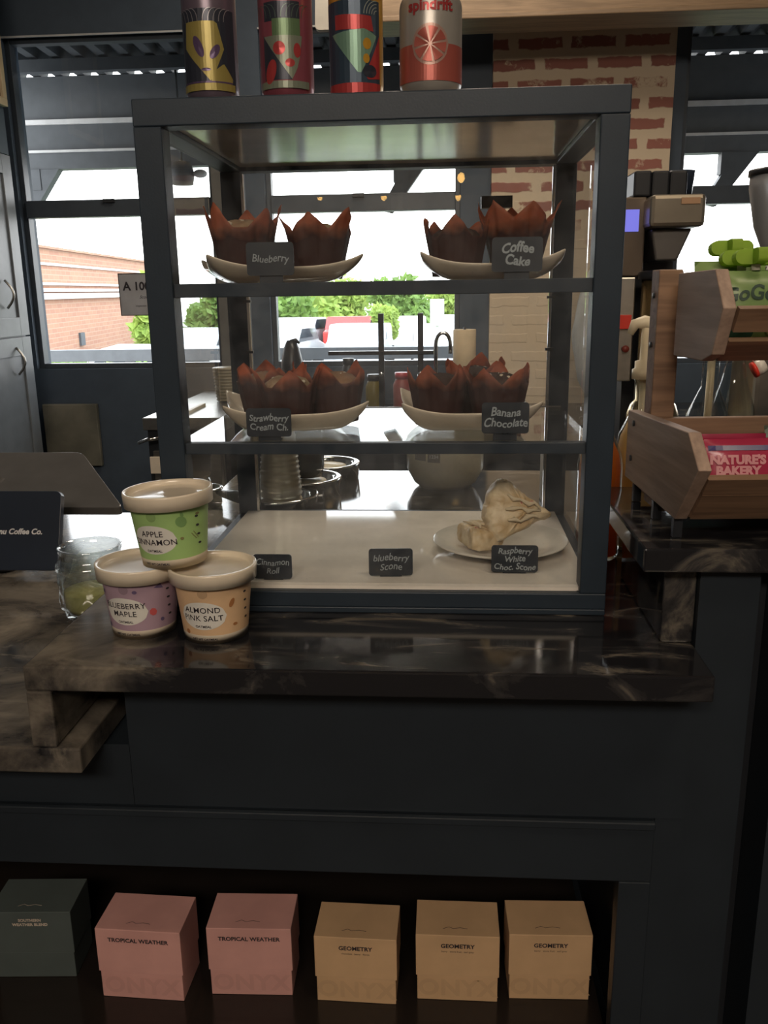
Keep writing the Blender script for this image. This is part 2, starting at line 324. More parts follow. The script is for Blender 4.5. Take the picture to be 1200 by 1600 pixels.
def textmesh(s, size, bold=0, shear=0, align='CENTER', jit=0, spacing=1, ls=.9, seed=1):
    """flat letters in the x-z plane facing -y; returns verts (x, z) and faces"""
    V = []; Fc = []; rnd = random.Random(seed)
    lines = s.split('\n')
    for li, line in enumerate(lines):
        cu = bpy.data.curves.new('t', 'FONT'); cu.body = line; cu.size = size; cu.offset = bold; cu.shear = shear; cu.space_character = spacing
        cu.align_x = align; cu.align_y = 'CENTER'; cu.resolution_u = 3
        o = bpy.data.objects.new('t', cu); COL.objects.link(o)
        dg = bpy.context.evaluated_depsgraph_get(); ev = o.evaluated_get(dg); me = ev.to_mesh()
        b = len(V); off = -li*size*ls+(len(lines)-1)*size*ls/2
        ph = rnd.uniform(0, 6)
        for v in me.vertices:
            dz = jit*size*sin(v.co.x/size*2.3+ph); V.append((v.co.x, v.co.y*(1+jit*sin(v.co.x/size*1.7+ph))+off+dz))
        for p in me.polygons: Fc.append([b+i for i in p.vertices])
        ev.to_mesh_clear(); bpy.data.objects.remove(o); bpy.data.curves.remove(cu)
    return V, Fc
def flatfaces(mb, VF, fn, mi=0):
    V, Fc = VF; mb.add([fn(u, v) for u, v in V], Fc, mi); return mb
def disc(rx, rz, cx=0, cz=0, n=28, rot=0):
    V = [(cx+rx*cos(2*pi*i/n)*cos(rot)-rz*sin(2*pi*i/n)*sin(rot), cz+rx*cos(2*pi*i/n)*sin(rot)+rz*sin(2*pi*i/n)*cos(rot)) for i in range(n)]
    V.append((cx, cz)); return V, [(i, (i+1) % n, n) for i in range(n)]
def poly(P, n=6):
    """polygon as fan, edges subdivided"""
    Q = []
    for i in range(len(P)):
        a, b = P[i], P[(i+1) % len(P)]
        for k in range(n): Q.append((a[0]+(b[0]-a[0])*k/n, a[1]+(b[1]-a[1])*k/n))
    c = (sum(p[0] for p in Q)/len(Q), sum(p[1] for p in Q)/len(Q)); Q.append(c); m = len(Q)-1
    return Q, [(i, (i+1) % m, m) for i in range(m)]
def clipband(P, n=14):
    """convex polygon sliced into vertical strips so that it hugs the can"""
    us = [p[0] for p in P]; a, b_ = min(us), max(us); V = []; Fc = []
    for i in range(n+1):
        u = a+(b_-a)*(i/n*.9998+.0001); ys = []
        for k in range(len(P)):
            p, q = P[k], P[(k+1) % len(P)]
            if (p[0]-u)*(q[0]-u) <= 0 and abs(p[0]-q[0]) > 1e-9: ys.append(p[1]+(q[1]-p[1])*(u-p[0])/(q[0]-p[0]))
        V += [(u, min(ys)), (u, max(ys))]
        if i: k = 2*i; Fc.append((k-2, k, k+1, k-1))
    return V, Fc
def ell(rx, rz, cx=0, cz=0, n=32, rot=0):
    return clipband([(cx+rx*cos(2*pi*i/n)*cos(rot)-rz*sin(2*pi*i/n)*sin(rot), cz+rx*cos(2*pi*i/n)*sin(rot)+rz*sin(2*pi*i/n)*cos(rot)) for i in range(n)], 16)
def strip(P, w):
    """ribbon along points"""
    V = []; Fc = []
    for i, p in enumerate(P):
        a = P[max(i-1, 0)]; b = P[min(i+1, len(P)-1)]; dx, dz = b[0]-a[0], b[1]-a[1]; l = math.hypot(dx, dz) or 1
        V += [(p[0]-dz/l*w/2, p[1]+dx/l*w/2), (p[0]+dz/l*w/2, p[1]-dx/l*w/2)]
        if i: k = 2*i; Fc.append((k-2, k-1, k+1, k))
    return V, Fc
def slab(mb, c, ux, uy, th, r=.0, mi=0, k=5):
    """thick rounded rectangle: centre c, half vectors ux, uy"""
    ux = Vector(ux); uy = Vector(uy); n = ux.cross(uy).normalized()*th/2; c = Vector(c); a, b = ux.length, uy.length; P = []
    for (sx_, sy_, q) in ((1, 1, 0), (-1, 1, 1), (-1, -1, 2), (1, -1, 3)):
        for i in range(k+1): t = pi/2*(q+i/k); P.append((sx_*(a-r)+r*cos(t), sy_*(b-r)+r*sin(t)))
    X = ux.normalized(); Y = uy.normalized(); m = len(P)
    v = [c+X*p[0]+Y*p[1]+n for p in P]+[c+X*p[0]+Y*p[1]-n for p in P]
    return mb.add(v, [tuple(range(m)), tuple(range(2*m-1, m-1, -1))]+[(i, i+m, (i+1) % m+m, (i+1) % m) for i in range(m)], mi)
def struct(o): o['kind'] = 'structure'; return o
def copytree(o, parent=None):
    c = o.copy(); COL.objects.link(c)
    if parent: c.parent = parent
    for ch in list(o.children): copytree(ch, c)
    return c

# ================================================================ ROOM
ZF, ZC, YW = -1.05, 2.0, 2.9
struct(MB().box(-1.9, 3.3, -3.6, 3.05, ZF-.05, ZF).build('floor', M['floor']))
struct(MB().box(-1.9, 3.3, -3.6, 3.05, ZC, ZC+.05).build('ceiling', M['ceil']))
struct(MB().box(-1.9, -1.8, -3.6, 2.9, ZF, ZC).build('wall_left', M['wall']))
struct(MB().box(3.2, 3.3, -3.6, 2.9, ZF, ZC).build('wall_right', M['wall']))
struct(MB().box(-1.8, 3.2, -3.6, -3.5, ZF, ZC).build('wall_front', M['wallroom']))
WZ0, WZ1 = .062, 1.455
w = MB()
w.box(-1.9, 3.3, YW, YW+.15, ZF, WZ0); w.box(-1.9, 3.3, YW, YW+.15, WZ1, ZC)
w.box(-1.9, -1.53, YW, YW+.15, WZ0, WZ1); w.box(-.57, -.427, YW, YW+.15, WZ0, WZ1)
w.box(.417, .545, YW, YW+.15, WZ0, WZ1); w.box(1.27, 1.33, YW, YW+.15, WZ0, WZ1); w.box(2.9, 3.3, YW, YW+.15, WZ0, WZ1)
struct(w.build('wall_window', M['wall']))
struct(MB().box(-.655, -.57, YW-.02, YW+.15, -.55, ZC).build('trim_1', mat('plaster_column', (.20, .19, .175), .8, bump=.4, bscale=30)))
struct(MB().box(.545, 1.27, YW-.06, YW+.15, ZF, ZC).build('wall_pillar', M['brick']))
for i, (a, b) in enumerate(((-1.53, -.655), (-.427, .417), (1.33, 2.9))):
    e = bpy.data.objects.new('window_%d' % (i+1), None); COL.objects.link(e); e['kind'] = 'structure'
    f = MB(); t = .022; y0, y1 = YW+.03, YW+.08
    f.box(a, a+t, y0, y1, WZ0, WZ1); f.box(b-t, b, y0, y1, WZ0, WZ1); f.box(a+t, b-t, y0, y1, WZ0, WZ0+t); f.box(a+t, b-t, y0, y1, WZ1-t, WZ1)
    f.build('window_frame', M['frame'], e, bevel=.002)
    MB().box(a+t, b-t, y0-.015, y1, .728, .80).build('transom_bar', M['frame'], e, bevel=.002)
    MB().box(a, b, YW-.006, YW-.001, WZ1-.006, WZ1+.001).build('metal_edge', M['pipe'], e)
    MB().add([(a+t, y0+.02, WZ0+t), (b-t, y0+.02, WZ0+t), (b-t, y0+.02, WZ1-t), (a+t, y0+.02, WZ1-t)], [(0, 1, 2, 3)]).build('pane', M['winglass'], e)
    MB().box(a+.38, a+.43, y0-.03, y0-.015, .785, .80).build('window_latch', M['black'], e)
# soffit above pantry
struct(MB().box(-1.8, -1.425, .9, 2.64, .95, ZC).build('trim_2', M['wall']))
# pendant lamps over the customer side, seen mirrored in the case glass
for px, lab in ((500, 'pendant lamp over the customer side, leftmost'), (600, 'pendant lamp over the customer side, middle'), (716, 'pendant lamp over the customer side, rightmost')):
    d_ = ray(px, 307); t1 = (.405-CAM.y)/d_.y; hp = CAM+d_*t1; t2 = (.405+3.0)/d_.y; lp = Vector((hp.x+d_.x*t2, -3.0, hp.z+d_.z*t2))
    e = empty('pendant_lamp', lp, lab, 'lamp', 'pendant lamps')
    MB().blob((0, 0, 0), .016, .016, .022).build('bulb', mat('warm_bulb', (1, .6, .2), .5, emit=(1, .55, .14), es=25), e)
    MB().lathe([(.02, .05), (.09, .02), (.092, .022), (.03, .075), (.012, .10), (0, .10)], n=28, cap=False).build('shade', M['black'], e)
    MB().tube([(0, 0, .10), (0, 0, ZC-lp.z)], .003, 8).build('cord', M['black'], e)
# wooden beam
b = MB().box(-.02, 3.1, 2.42, 2.58, 1.345, 1.62); b.box(-.02, 3.1, 2.40, 2.6, 1.325, 1.345)
tag(b.build('ceiling_beam', M['beam'], bevel=.004), 'brown wooden beam running across the top of the brick pillar', 'beam')
c = at(543, 52, 1.6)
e = empty('hanging_sign', c, 'pale square panel hanging in front of the wooden beam, behind the cans', 'sign')
slab(MB(), (-.02, 0, .13), (.065, .0, 0), (0, .03, .13), .012, .012).build('panel', M['white'], e)
MB().tube([(-.02, .03, .255), (-.02, .04, ZC-c.z)], .003).build('hanger', M['black'], e)

# ---- pantry cabinet at far left
e = empty('pantry_cabinet', (-1.42, 2.2, ZF), 'tall grey panelled pantry cabinet left of the window', 'cabinet')
H = .948-ZF
MB().box(-.379, -.022, -1.2, .44, 0, H).build('body', M['cabl'], e)
def shaker(y0, y1, z0, z1, hz, hy):
    d = MB(); s_ = .075
    d.box(-.021, -.008, y0, y1, z0, z1)
    d.box(-.008, 0, y0, y0+s_, z0, z1); d.box(-.008, 0, y1-s_, y1, z0, z1); d.box(-.008, 0, y0+s_, y1-s_, z0, z0+s_); d.box(-.008, 0, y0+s_, y1-s_, z1-s_, z1)
    o = d.build('door', M['cabl'], e, bevel=.0015)
    P = [(.0+.032*sin(pi*k/10), hy, hz-.055+.11*k/10) for k in range(11)]
    MB().tube(P, .005).build('handle', M['steel'], o)
z_split = .228-ZF
shaker(.02, .437, z_split+.003, H-.002, .40-ZF, .27); shaker(-.40, .017, z_split+.003, H-.002, .40-ZF, -.05)
shaker(.02, .437, .1, z_split-.003, .13-ZF, .30); shaker(-.40, .017, .1, z_split-.003, .13-ZF, -.05)

# framed picture on the soffit
e = empty('picture_frame', (-1.424, 2.44, 1.40), 'pale wooden picture frame at the top left edge above the pantry', 'picture')
f = MB(); f.box(0, .02, -.2, .2, -.27, -.24); f.box(0, .02, -.2, .2, .24, .27); f.box(0, .02, -.2, -.17, -.24, .24); f.box(0, .02, .17, .2, -.24, .24)
f.build('frame', mat('pale_frame_wood', (.55, .44, .28), .5), e, bevel=.002)
MB().box(0, .008, -.17, .17, -.24, .24).build('print', mat('picture_print', (.12, .07, .05), .5), e)

# stone panel leaning below the window
p0 = at(65, 632, 2.86); p1 = at(158, 712, 2.86)
tag(MB().box(p0.x, p1.x, 2.86, 2.885, p1.z-.05, p0.z).build('stone_sample_panel', mat('pale_stone', (.20, .19, .15), .4, noise=6, col2=(.10, .10, .08)), bevel=.004),
    'square panel of veined grey-beige stone on the wall below the left window', 'panel')
# inspection grade card on window
s0 = at(178, 427, 2.9); s1 = at(262, 493, 2.9)
e = empty('inspection_card', ((s0.x+s1.x)/2, 2.945, (s0.z+s1.z)/2), 'white card reading A 100 taped to the left window', 'sign')
hw, hh = (s1.x-s0.x)/2, (s0.z-s1.z)/2
MB().box(-hw, hw, -.001, .001, -hh, hh).build('card', mat('grey_paper', (.42, .42, .44), .8), e)
MB().box(-hw, hw, -.0015, -.0011, -hh, -hh+.004).box(-hw, hw, -.0015, -.0011, hh-.004, hh).box(-hw, -hw+.004, -.0015, -.0011, -hh, hh).build('border', M['ink'], e)
g = MB(); flatfaces(g, textmesh('A', .052, .0015), lambda u, v: (u-.078, -.002, v+.035)); g.build('grade_letter', M['ink'], e); g = MB(); flatfaces(g, textmesh('100', .050, .0015), lambda u, v: (u-.008, -.002, v+.035)); g.build('grade_number', M['ink'], e); g = MB()
flatfaces(g, textmesh('Score', .02, shear=.4), lambda u, v: (u, -.002, v-.012)); g.build('caption', M['ink'], e); g = MB(); flatfaces(g, textmesh('inspection report', .012), lambda u, v: (u, -.002, v-.05))
g.build('lettering', M['ink'], e)

# ================================================================ OUTSIDE
struct(MB().box(-30, 30, 8.0, 90, -2.1, -2.0).build('ground_parking', M['asph']))
struct(MB().box(-12, 12, 3.05, 8.0, -2.1, -1.1).build('ground_patio', M['conc']))
struct(MB().box(-14, 12, 8.01, 13.5, -2.0, -1.35).build('ground_lawn', M['grass']))
# canopy
CS = .784
e = empty('patio_canopy', (.35*(1-CS), -1.0256+6.0256*CS, CAM.z+(1.2-CAM.z)*CS), 'dark metal patio canopy with corrugated roof outside the windows', 'canopy'); e.scale = (CS, CS, CS)
d = MB(); P = []; Q = []
x = -4.2; pitch = .145
prof = []
while x < 4.6:
    prof += [(x, .0), (x+.055, .0), (x+.075, .05), (x+.125, .05)]; x += pitch
n = len(prof); zt = .56
v = [(a, -.78, zt+bz+.04) for a, bz in prof]+[(a, .02, zt+bz) for a, bz in prof]+[(a, .02, zt+bz+.006) for a, bz in prof]+[(a, -.78, zt+bz+.046) for a, bz in prof]
fs = []
for i in range(n-1): fs += [(i, i+1, n+i+1, n+i), (2*n+i, 2*n+i+1, 3*n+i+1, 3*n+i), (n+i, n+i+1, 2*n+i+1, 2*n+i)]
d.add(v, fs).build('corrugated_roof', M['canopy'], e)
MB().box(-4.2, 4.6, -.08, .02, 0, zt-.001).build('fascia_beam', M['canopy'], e)
MB().box(-4.2, 4.6, -.46, -.40, .50, zt-.001+.01).build('cross_beam', M['canopy'], e)
MB().box(-4.2, 4.6, -.10, -.081, .27, .30).box(-4.2, 4.6, -.10, -.081, .10, .115).build('conduit', M['pipe'], e)
for px in (62, 628, 1130):
    c = at(px, 290, e.location.y); cx_ = (c.x-e.location.x)/CS; k = MB(); k.box(cx_-.05, cx_+.05, -.09, -.01, -.13, 0)
    k.prism([(cx_-.14, -.30), (cx_-.06, -.32), (cx_+.18, -.001), (cx_+.04, -.001)], -.085, -.015, 'y'); k.build('bracket', M['canopy'], e)
c = at(285, 272, 3.45)
e = empty('patio_lantern', c, 'grey round lamp hanging under the canopy outside the left window', 'lamp')
MB().lathe([(.0, .06), (.045, .055), (.06, .0), (.05, -.05), (.0, -.055)], n=20).build('shade', M['canopy'], e)
MB().blob((-.08, 0, .0), .03, .03, .022).build('bulb', M['pipe'], e); MB().blob((.09, 0, .0), .035, .03, .02).build('bulb', M['pipe'], e)
MB().tube([(0, 0, .05), (0, 0, 1.46-c.z)], .006).build('hanging_rod', M['canopy'], e)
# railing
e = empty('patio_railing', (0, 5, -1.1), 'grey metal patio railing outside the windows', 'railing')
MB().box(-4.5, 4.5, -.03, .03, 1.035, 1.115).build('top_rail', mat('grey_rail', (.12, .13, .14), .5), e)
MB().box(-4.5, 4.5, -.015, .015, .2, .24).build('bottom_rail', M['canopy'], e)
x = -4.4
while x < 4.5: MB().box(x-.025, x+.025, -.025, .025, 0, 1.035).build('post', M['canopy'], e); x += 1.27
c = at(92, 552, 4.95)
# brick building
e = empty('brick_building', (-9.4, 19.6, -2), 'long orange brick building with white parapet bands across the parking lot', 'building')
dirv = Vector((-10.7+9.3, 31.8-19.6, 0)); ang = math.atan2(-dirv.x, dirv.y); e.rotation_euler = (0, 0, ang)
MB().box(-8, 0, -9, 13, 0, 3.5).build('wall', M['brickout'], e)
for z0, z1, th in ((3.10, 3.16, .05), (2.62, 2.68, .07), (2.46, 2.54, .10), (2.28, 2.42, .14)): MB().box(.0, th, -9, 13, z0, z1).build('band', M['pipe'], e)
MB().box(-8.1, .08, -9.1, 13.1, 3.5, 3.56).build('coping', M['brickout'], e)
MB().box(.0, .06, 3.2, 3.6, 1.0, 1.35).build('wall_vent', M['canopy'], e)
c = Vector((-9.5, 52, -2))
e = empty('far_building', c, 'low pale building with dark windows behind the parked cars', 'building')
MB().box(-1.9, 1.3, 0, 6, 0, 3.6).build('wall', mat('tan_render', (.27, .23, .19), .8), e)
for i in range(5): MB().box(-1.7+i*.6, -1.3+i*.6, -.02, 0, 1.5, 2.8).build('window', M['carg'], e)
MB().box(-2.0, 1.4, -.3, 6.2, 3.6, 3.8).build('roof', M['canopy'], e)

# trees: trunk, foliage of leaf cards
def tree(name, base, h, r, m, label, n=900, seed=1, group=None, low=.35, ls=.16):
    n = int(n*2.2); ls *= .62
    rnd = random.Random(seed); e = empty(name, base, label, 'tree' if 'tree' in name else 'shrub', group)
    MB().tube([(0, 0, 0), (.05, 0, h*.5), (0, .05, h*.8)], [r*.10, r*.07, r*.03], 8).build('trunk', M['bark'], e)
    mb = MB(); cs = []
    for _ in range(12):
        a = rnd.uniform(0, 2*pi); q = rnd.uniform(0, .65)*r; z = rnd.uniform(low, .85)*h
        cs.append((q*cos(a), q*sin(a), z, rnd.uniform(.30, .5)*r))
    for _ in range(n):
        cx, cy, cz, cr_ = rnd.choice(cs); d = Vector((rnd.gauss(0, 1), rnd.gauss(0, 1), rnd.gauss(0, .8))).normalized()*cr_*rnd.uniform(.75, 1.05)
        p = Vector((cx, cy, cz))+d; u = Vector((rnd.gauss(0, 1), rnd.gauss(0, 1), rnd.gauss(0, 1))).normalized(); w_ = u.orthogonal().normalized(); s_ = ls*rnd.uniform(.6, 1.3)
        mb.add([p-u*s_, p+w_*s_*.5, p+u*s_, p-w_*s_*.5], [(0, 1, 2, 3)])
    for cx, cy, cz, cr_ in cs: mb.blob((cx, cy, cz), cr_*.62, cr_*.62, cr_*.55, 10, 7, jit=.2, rnd=rnd)
    mb.build('foliage', m, e); return e
def treeat(px, pyb, pyt, Y, m, label, wpx, seed, group=None, name='tree', zb=-2.0, low=.35, ls=.22, n=900):
    t = at(px, pyt, Y); wd = (at(px+wpx, pyt, Y)-at(px, pyt, Y)).length/2
    return tree(name, (t.x, Y, zb), t.z-zb, wd, m, label, n, seed, group, low, ls)
treeat(232, 0, 402, 17, M['leafy'], 'yellow-green tree in front of the brick building, behind the white card', 70, 3, low=.2)
G = 'trees along the far side of the parking lot'
treeat(430, 0, 458, 38, M['leaf'], 'green tree at the far side of the lot, leftmost in the middle window', 150, 4, G, low=.3, ls=.35)
treeat(530, 0, 446, 46, M['leafy'], 'pale green tree behind the red and white cars in the middle window', 140, 5, G, low=.3, ls=.35)
treeat(600, 0, 468, 29.5, M['leafy'], 'bushy yellow-green tree standing between the two rows of cars left of the dark uprights', 50, 6, low=.35)
treeat(625, 0, 436, 39, M['leaf'], 'green tree in the distance between the two dark uprights', 130, 8, G, low=.3, ls=.35)
treeat(700, 0, 440, 46, M['leafy'], 'pale green tree behind the white road sign', 110, 9, G, low=.3, ls=.35)
treeat(815, 0, 430, 40, M['leaf'], 'green tree hidden behind the brick pillar', 150, 10, G, low=.3, ls=.35)
treeat(905, 0, 352, 24, M['leafy'], 'bright green tree seen through the right glass side of the case', 120, 11, low=.2, ls=.3, n=1200)
treeat(990, 0, 420, 36, M['leaf'], 'green tree behind the coffee brewer', 140, 12, G, low=.3, ls=.35)
treeat(340, 0, 455, 31, M['leaf'], 'green tree to the left of the parking lot behind the window post', 120, 13, G, low=.3, ls=.35)
for i, (px, lab) in enumerate(((104, 'leafy hedge plant behind the railing, under the left part of the brick building'), (162, 'leafy hedge plant behind the railing, below the white card'), (215, 'leafy hedge plant behind the railing, by the case corner'),
                               (300, 'leafy hedge plant behind the railing, seen through the left glass side'), (455, 'leafy hedge plant behind the railing, left in the middle window'), (520, 'leafy hedge plant behind the railing, in the middle of the middle window'))):
    p = at(px, 540, 5.9); tree('hedge_shrub', (p.x, 5.9, -1.1), p.z+1.1-(.03 if i > 2 else 0), .21, M['leafy'] if i % 2 else M['leaf'], lab, 420, 30+i, 'hedge behind the railing', .1, .055)

def make_car(m, label, loc, rz, group='parked cars outside'):
    e = empty('car', loc, label, 'car', group, rz)
    pr = [(-2.2, .35), (2.15, .35), (2.2, .75), (1.3, .92), (.75, 1.38), (-1.1, 1.42), (-1.7, .98), (-2.2, .92)]
    MB().prism(pr, -.85, .85, 'y').build('body', m, e, bevel=.06)
    gl = [(.68, 1.30), (1.12, .96), (-1.5, .99), (-1.02, 1.34)]
    MB().prism(gl, -.862, .862, 'y').build('side_window', M['carg'], e)
    MB().add([(1.28, -.7, .95), (1.28, .7, .95), (.82, .62, 1.34), (.82, -.62, 1.34)], [(0, 1, 2, 3)]).build('windscreen', M['carg'], e, solid=.03)
    for sx_ in (-1.35, 1.35):
        for sy_ in (-.78, .78):
            k = MB(); k.lathe([(0, -.11), (.32, -.11), (.33, -.06), (.33, .06), (.32, .11), (0, .11)], n=20, cap=False)
            k.build('wheel', M['tyre'], e, loc=(sx_, sy_, .33), rot=(pi/2, 0, 0))
    return e
def car_at(px, py, Y, m, lab, rz): p = at(px, py, Y); make_car(m, lab, (p.x, Y, -2.0), rz)
car_at(262, 515, 15.5, M['carw'], 'white car parked outside at the left edge of the left glass side', .15)
car_at(318, 500, 24, M['cars'], 'silver car parked behind the white one at the left glass side', 1.5)
for i, (px, Y_, m_, lab) in enumerate(((440, 25, 'carw', 'white car parked at the left edge of the middle window'), (565, 26, 'cars', 'silver car parked left of the two dark uprights'), (690, 25, 'carw', 'white car parked behind the road sign'),
                            (470, 33, 'cars', 'silver car in the farther row next to the red car'), (550, 33.5, 'carr', 'red car parked in the farther row'), (630, 33, 'carw', 'white car in the farther row between the dark uprights'), (712, 34, 'cars', 'silver car in the farther row right of the dark uprights'))):
    car_at(px, 500, Y_, M[m_], lab, 1.5+.06*(i % 3))
car_at(915, 520, 15.5, M['carw'], 'white car seen through the right glass side of the case', .2)
c = at(683, 488, 14); e = empty('road_sign', (c.x, 14, -1.35), 'white rectangular sign on a post seen through the middle window', 'sign')
MB().box(-.12, .12, -.01, .01, c.z+1.35-.22, c.z+1.35+.22).build('board', M['pipe'], e); MB().box(-.03, .03, .011, .05, 0, c.z+1.35).build('post', M['pipe'], e)

# ================================================================ COUNTERS
YF, YB = -.173, .89
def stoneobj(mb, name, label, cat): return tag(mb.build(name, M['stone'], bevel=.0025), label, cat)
ct = MB(); ct.prism([(-.115, YF), (.634, YF), (.634, .20), (1.8, .20), (1.8, YB), (-.115, YB)], -.03, 0, 'z')
ct.box(-.115, -.086, YF, YB, -.0995, -.0301)
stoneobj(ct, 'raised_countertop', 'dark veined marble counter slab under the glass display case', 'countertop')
ct = MB(); ct.prism([(-1.7, YF), (-.060, YF), (-.060, YB), (-1.7, YB)], -.132, -.10, 'z')
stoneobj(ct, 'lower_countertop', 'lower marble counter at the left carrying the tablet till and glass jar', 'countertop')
ct = MB(); ct.box(.566, 1.7, -.115, .19, .095, .122); ct.box(.598, .634, -.083, .15, .0003, .0949)
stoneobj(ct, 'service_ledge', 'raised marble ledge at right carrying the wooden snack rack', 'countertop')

# cabinet below
YP = -.105
e = empty('counter_cabinet', (0, 0, ZF), 'black panelled cabinet front below the marble counters with open cubby', 'cabinet')
Z = lambda z: z-ZF
MB().box(-.03, .634, YP, YB-.02, Z(-.2145), Z(-.0305)).build('upper_panel', M['cab'], e)
MB().box(-1.7, -.0305, YP, YB-.02, Z(-.2145), Z(-.1325)).build('left_panel', M['cab'], e)
r = MB(); r.box(-1.7, .60, YP-.004, YP+.02, Z(-.30), Z(-.216)); r.box(-1.7, .60, YP-.009, YP, Z(-.226), Z(-.216)); r.build('face_rail', M['cab'], e, bevel=.0015)
MB().box(.562, .60, YP-.004, YP+.02, Z(-.62), Z(-.3005)).build('face_stile', M['cab'], e, bevel=.0015)
r = MB(); r.box(-1.7, .565, YP+.0, .40, Z(-.585), Z(-.562)); r.build('shelf', mat('cubby_shelf', (.018, .014, .012), .18), e)
MB().box(-1.7, .60, .40, .42, Z(-.585), Z(-.2155)).build('cubby_back', M['black'], e)
MB().box(.5795, .60, YP+.021, .40, Z(-.585), Z(-.2155)).build('cubby_side', M['black'], e)
MB().box(-1.7, .565, YP+.021, .40, Z(-.27), Z(-.2155)).build('cubby_top', M['black'], e)
MB().box(-1.7, .60, YP, .40, 0, Z(-.622)).build('plinth', M['cab'], e)
MB().box(.6345, .700, YP+.012, .19, 0, Z(.0945)).build('right_panel', M['cab'], e)
MB().box(.601, .6343, YP+.002, .19, 0, Z(-.0305)).build('right_stile', M['cab'], e)
MB().box(.722, 1.7, YP-.02, .19, 0, Z(.0945)).build('end_panel', M['cab'], e)
MB().box(.7005, .7215, YP+.05, .19, 0, Z(.0945)).build('gap_panel', M['black'], e)
MB().box(.6345, 1.75, .205, YB-.03, 0, Z(-.0305)).build('back_body', M['cab'], e)

# ================================================================ DISPLAY CASE
CW, CH, CD = .55, .607, .42
T = .032
e = CASE = empty('display_case', (0, 0, 0), 'black framed glass pastry display case with two glass shelves', 'display case')
fr = MB(); fr.box(0, CW, 0, CD, .0, .008); fr.box(0, CW, 0, T, .008, .0285); fr.box(0, CW, CD-T, CD, .008, .0285); fr.box(0, T, T, CD-T, .008, .0285); fr.box(CW-T, CW, T, CD-T, .008, .0285)
fr.build('base_frame', M['case'], e, bevel=.0015)
for x0 in (0, CW-T):
    MB().box(x0, x0+T, 0, T, .0286, CH-.0291).build('corner_post', M['case'], e, bevel=.0015)
    MB().box(x0, x0+T, CD-T, CD, .0286, CH-.0291).build('corner_post', M['case'], e, bevel=.0015)
fr = MB(); z0 = CH-.029; fr.box(0, CW, 0, T, z0, CH); fr.box(0, CW, CD-T, CD, z0, CH); fr.box(0, T, T, CD-T, z0, CH); fr.box(CW-T, CW, T, CD-T, z0, CH)
fr.build('top_frame', M['case'], e, bevel=.0015)
MB().box(T+.001, CW-T-.001, T+.001, CD-T-.001, z0+.006, z0+.012).build('top_panel', M['inner'], e)
fl = MB(); fl.box(T*.5, CW-T*.5, .012, CD-.03, .0287, .034); fl.box(T+.002, CW-T-.002, .010, .0119, .0287, .037)
fl.build('case_floor', M['tray'], e)
def pane(name, P, m=None, parent=None): return MB().add(P, [(0, 1, 2, 3)]).build(name, m or M['glass'], parent or e)
g0, g1 = .0287, z0
pane('front_glass', [(T, .006, g0+.006), (CW-T, .006, g0+.006), (CW-T, .006, g1), (T, .006, g1)])
pane('side_glass', [(.006, T, g0), (.006, CD-T, g0), (.006, CD-T, g1), (.006, T, g1)])
pane('side_glass', [(CW-.006, T, g0), (CW-.006, CD-T, g0), (CW-.006, CD-T, g1), (CW-.006, T, g1)])
for a, b, yy in ((T, CW*.5+.01, CD-.020), (CW*.5-.01, CW-T, CD-.010)):
    dr = pane('back_door', [(a, yy, g0), (b, yy, g0), (b, yy, g1), (a, yy, g1)])
# shelf supports, chrome strips inside
for zt_, zb_, n_ in ((.407, .391, 1), (.217, .203, 2)):
    MB().box(T*.85, CW-T*.85, .008, .022, zb_, zt_).build('shelf_rail', M['case'], e, bevel=.001)
    sh = MB().box(T*.5+.002, CW-T*.5-.002, .0225, .340, zt_-.007, zt_-.001).build('glass_shelf', M['shelfglass'], e)
    MB().box(T*.5+.002, CW-T*.5-.002, .3402, .3425, zt_-.008, zt_).build('shelf_edge', M['dsteel'], e)
for xx in (T+.001, CW-T-.005):
    st = MB().box(xx, xx+.004, CD-T-.006, CD-T-.001, .035, z0-.002).build('shelf_upright', M['chrome'], e)
    for zz in (.30, .38, .19): MB().box(xx-.004, xx+.008, CD-T-.012, CD-T-.006, zz, zz+.004).build('shelf_hook', M['black'], st)
MB().box(.405, .452, CD-T-.022, CD-T-.002, .515, .532).build('door_lock', M['black'], e)

# ---- chalk cards
def card(px0, py0, px1, py1, y, zs, txt, label, size, rz=0, bold=.0003, tilt=0, seed=1):
    if zs < .1: y = atz((px0+px1)/2, py1, zs+.0022).y
    a = at(px0, py0, y); b = at(px1, py1, y); w_, h_ = b.x-a.x, a.z-b.z; size *= w_/.055 if zs < .1 else 1
    e = empty('price_card', ((a.x+b.x)/2, y, zs), label, 'label', 'small black price cards in the case')
    e.rotation_euler = (tilt, 0, rz); zb = max(b.z-zs, .002)
    MB().rbox(-w_/2, w_/2, -.0012, .0012, zb, zb+h_, .004).build('board', M['slate'], e)
    MB().box(-w_*.25, w_*.25, .0013, .012, .0003, .0020).box(-w_*.25, w_*.25, .0013, .003, .0020, zb+.01).build('foot', M['slate'], e)
    g = MB(); V = textmesh(txt, size, bold, .18, jit=.09, ls=.95, seed=seed); flatfaces(g, V, lambda u, v: (u*.92, -.0016, v+zb+h_*.5))
    g.build('lettering', M['chalk'], e)
TS, MS, BS = .4062, .2162, .0342
card(384, 379, 460, 430, .026, TS, 'Blueberry', 'black card with faint chalk word Blueberry on the top shelf', .012, 0, .0001, seed=2)
card(769, 371, 847, 424, .026, TS, 'Coffee\nCake', 'black card reading Coffee Cake on the top shelf', .0150, .0, .0005, seed=3)
card(384, 638, 456, 682, .028, MS, 'Strawberry\nCream Ch.', 'black card reading Strawberry Cream Ch. on the middle shelf', .0118, 0, .0002, seed=4)
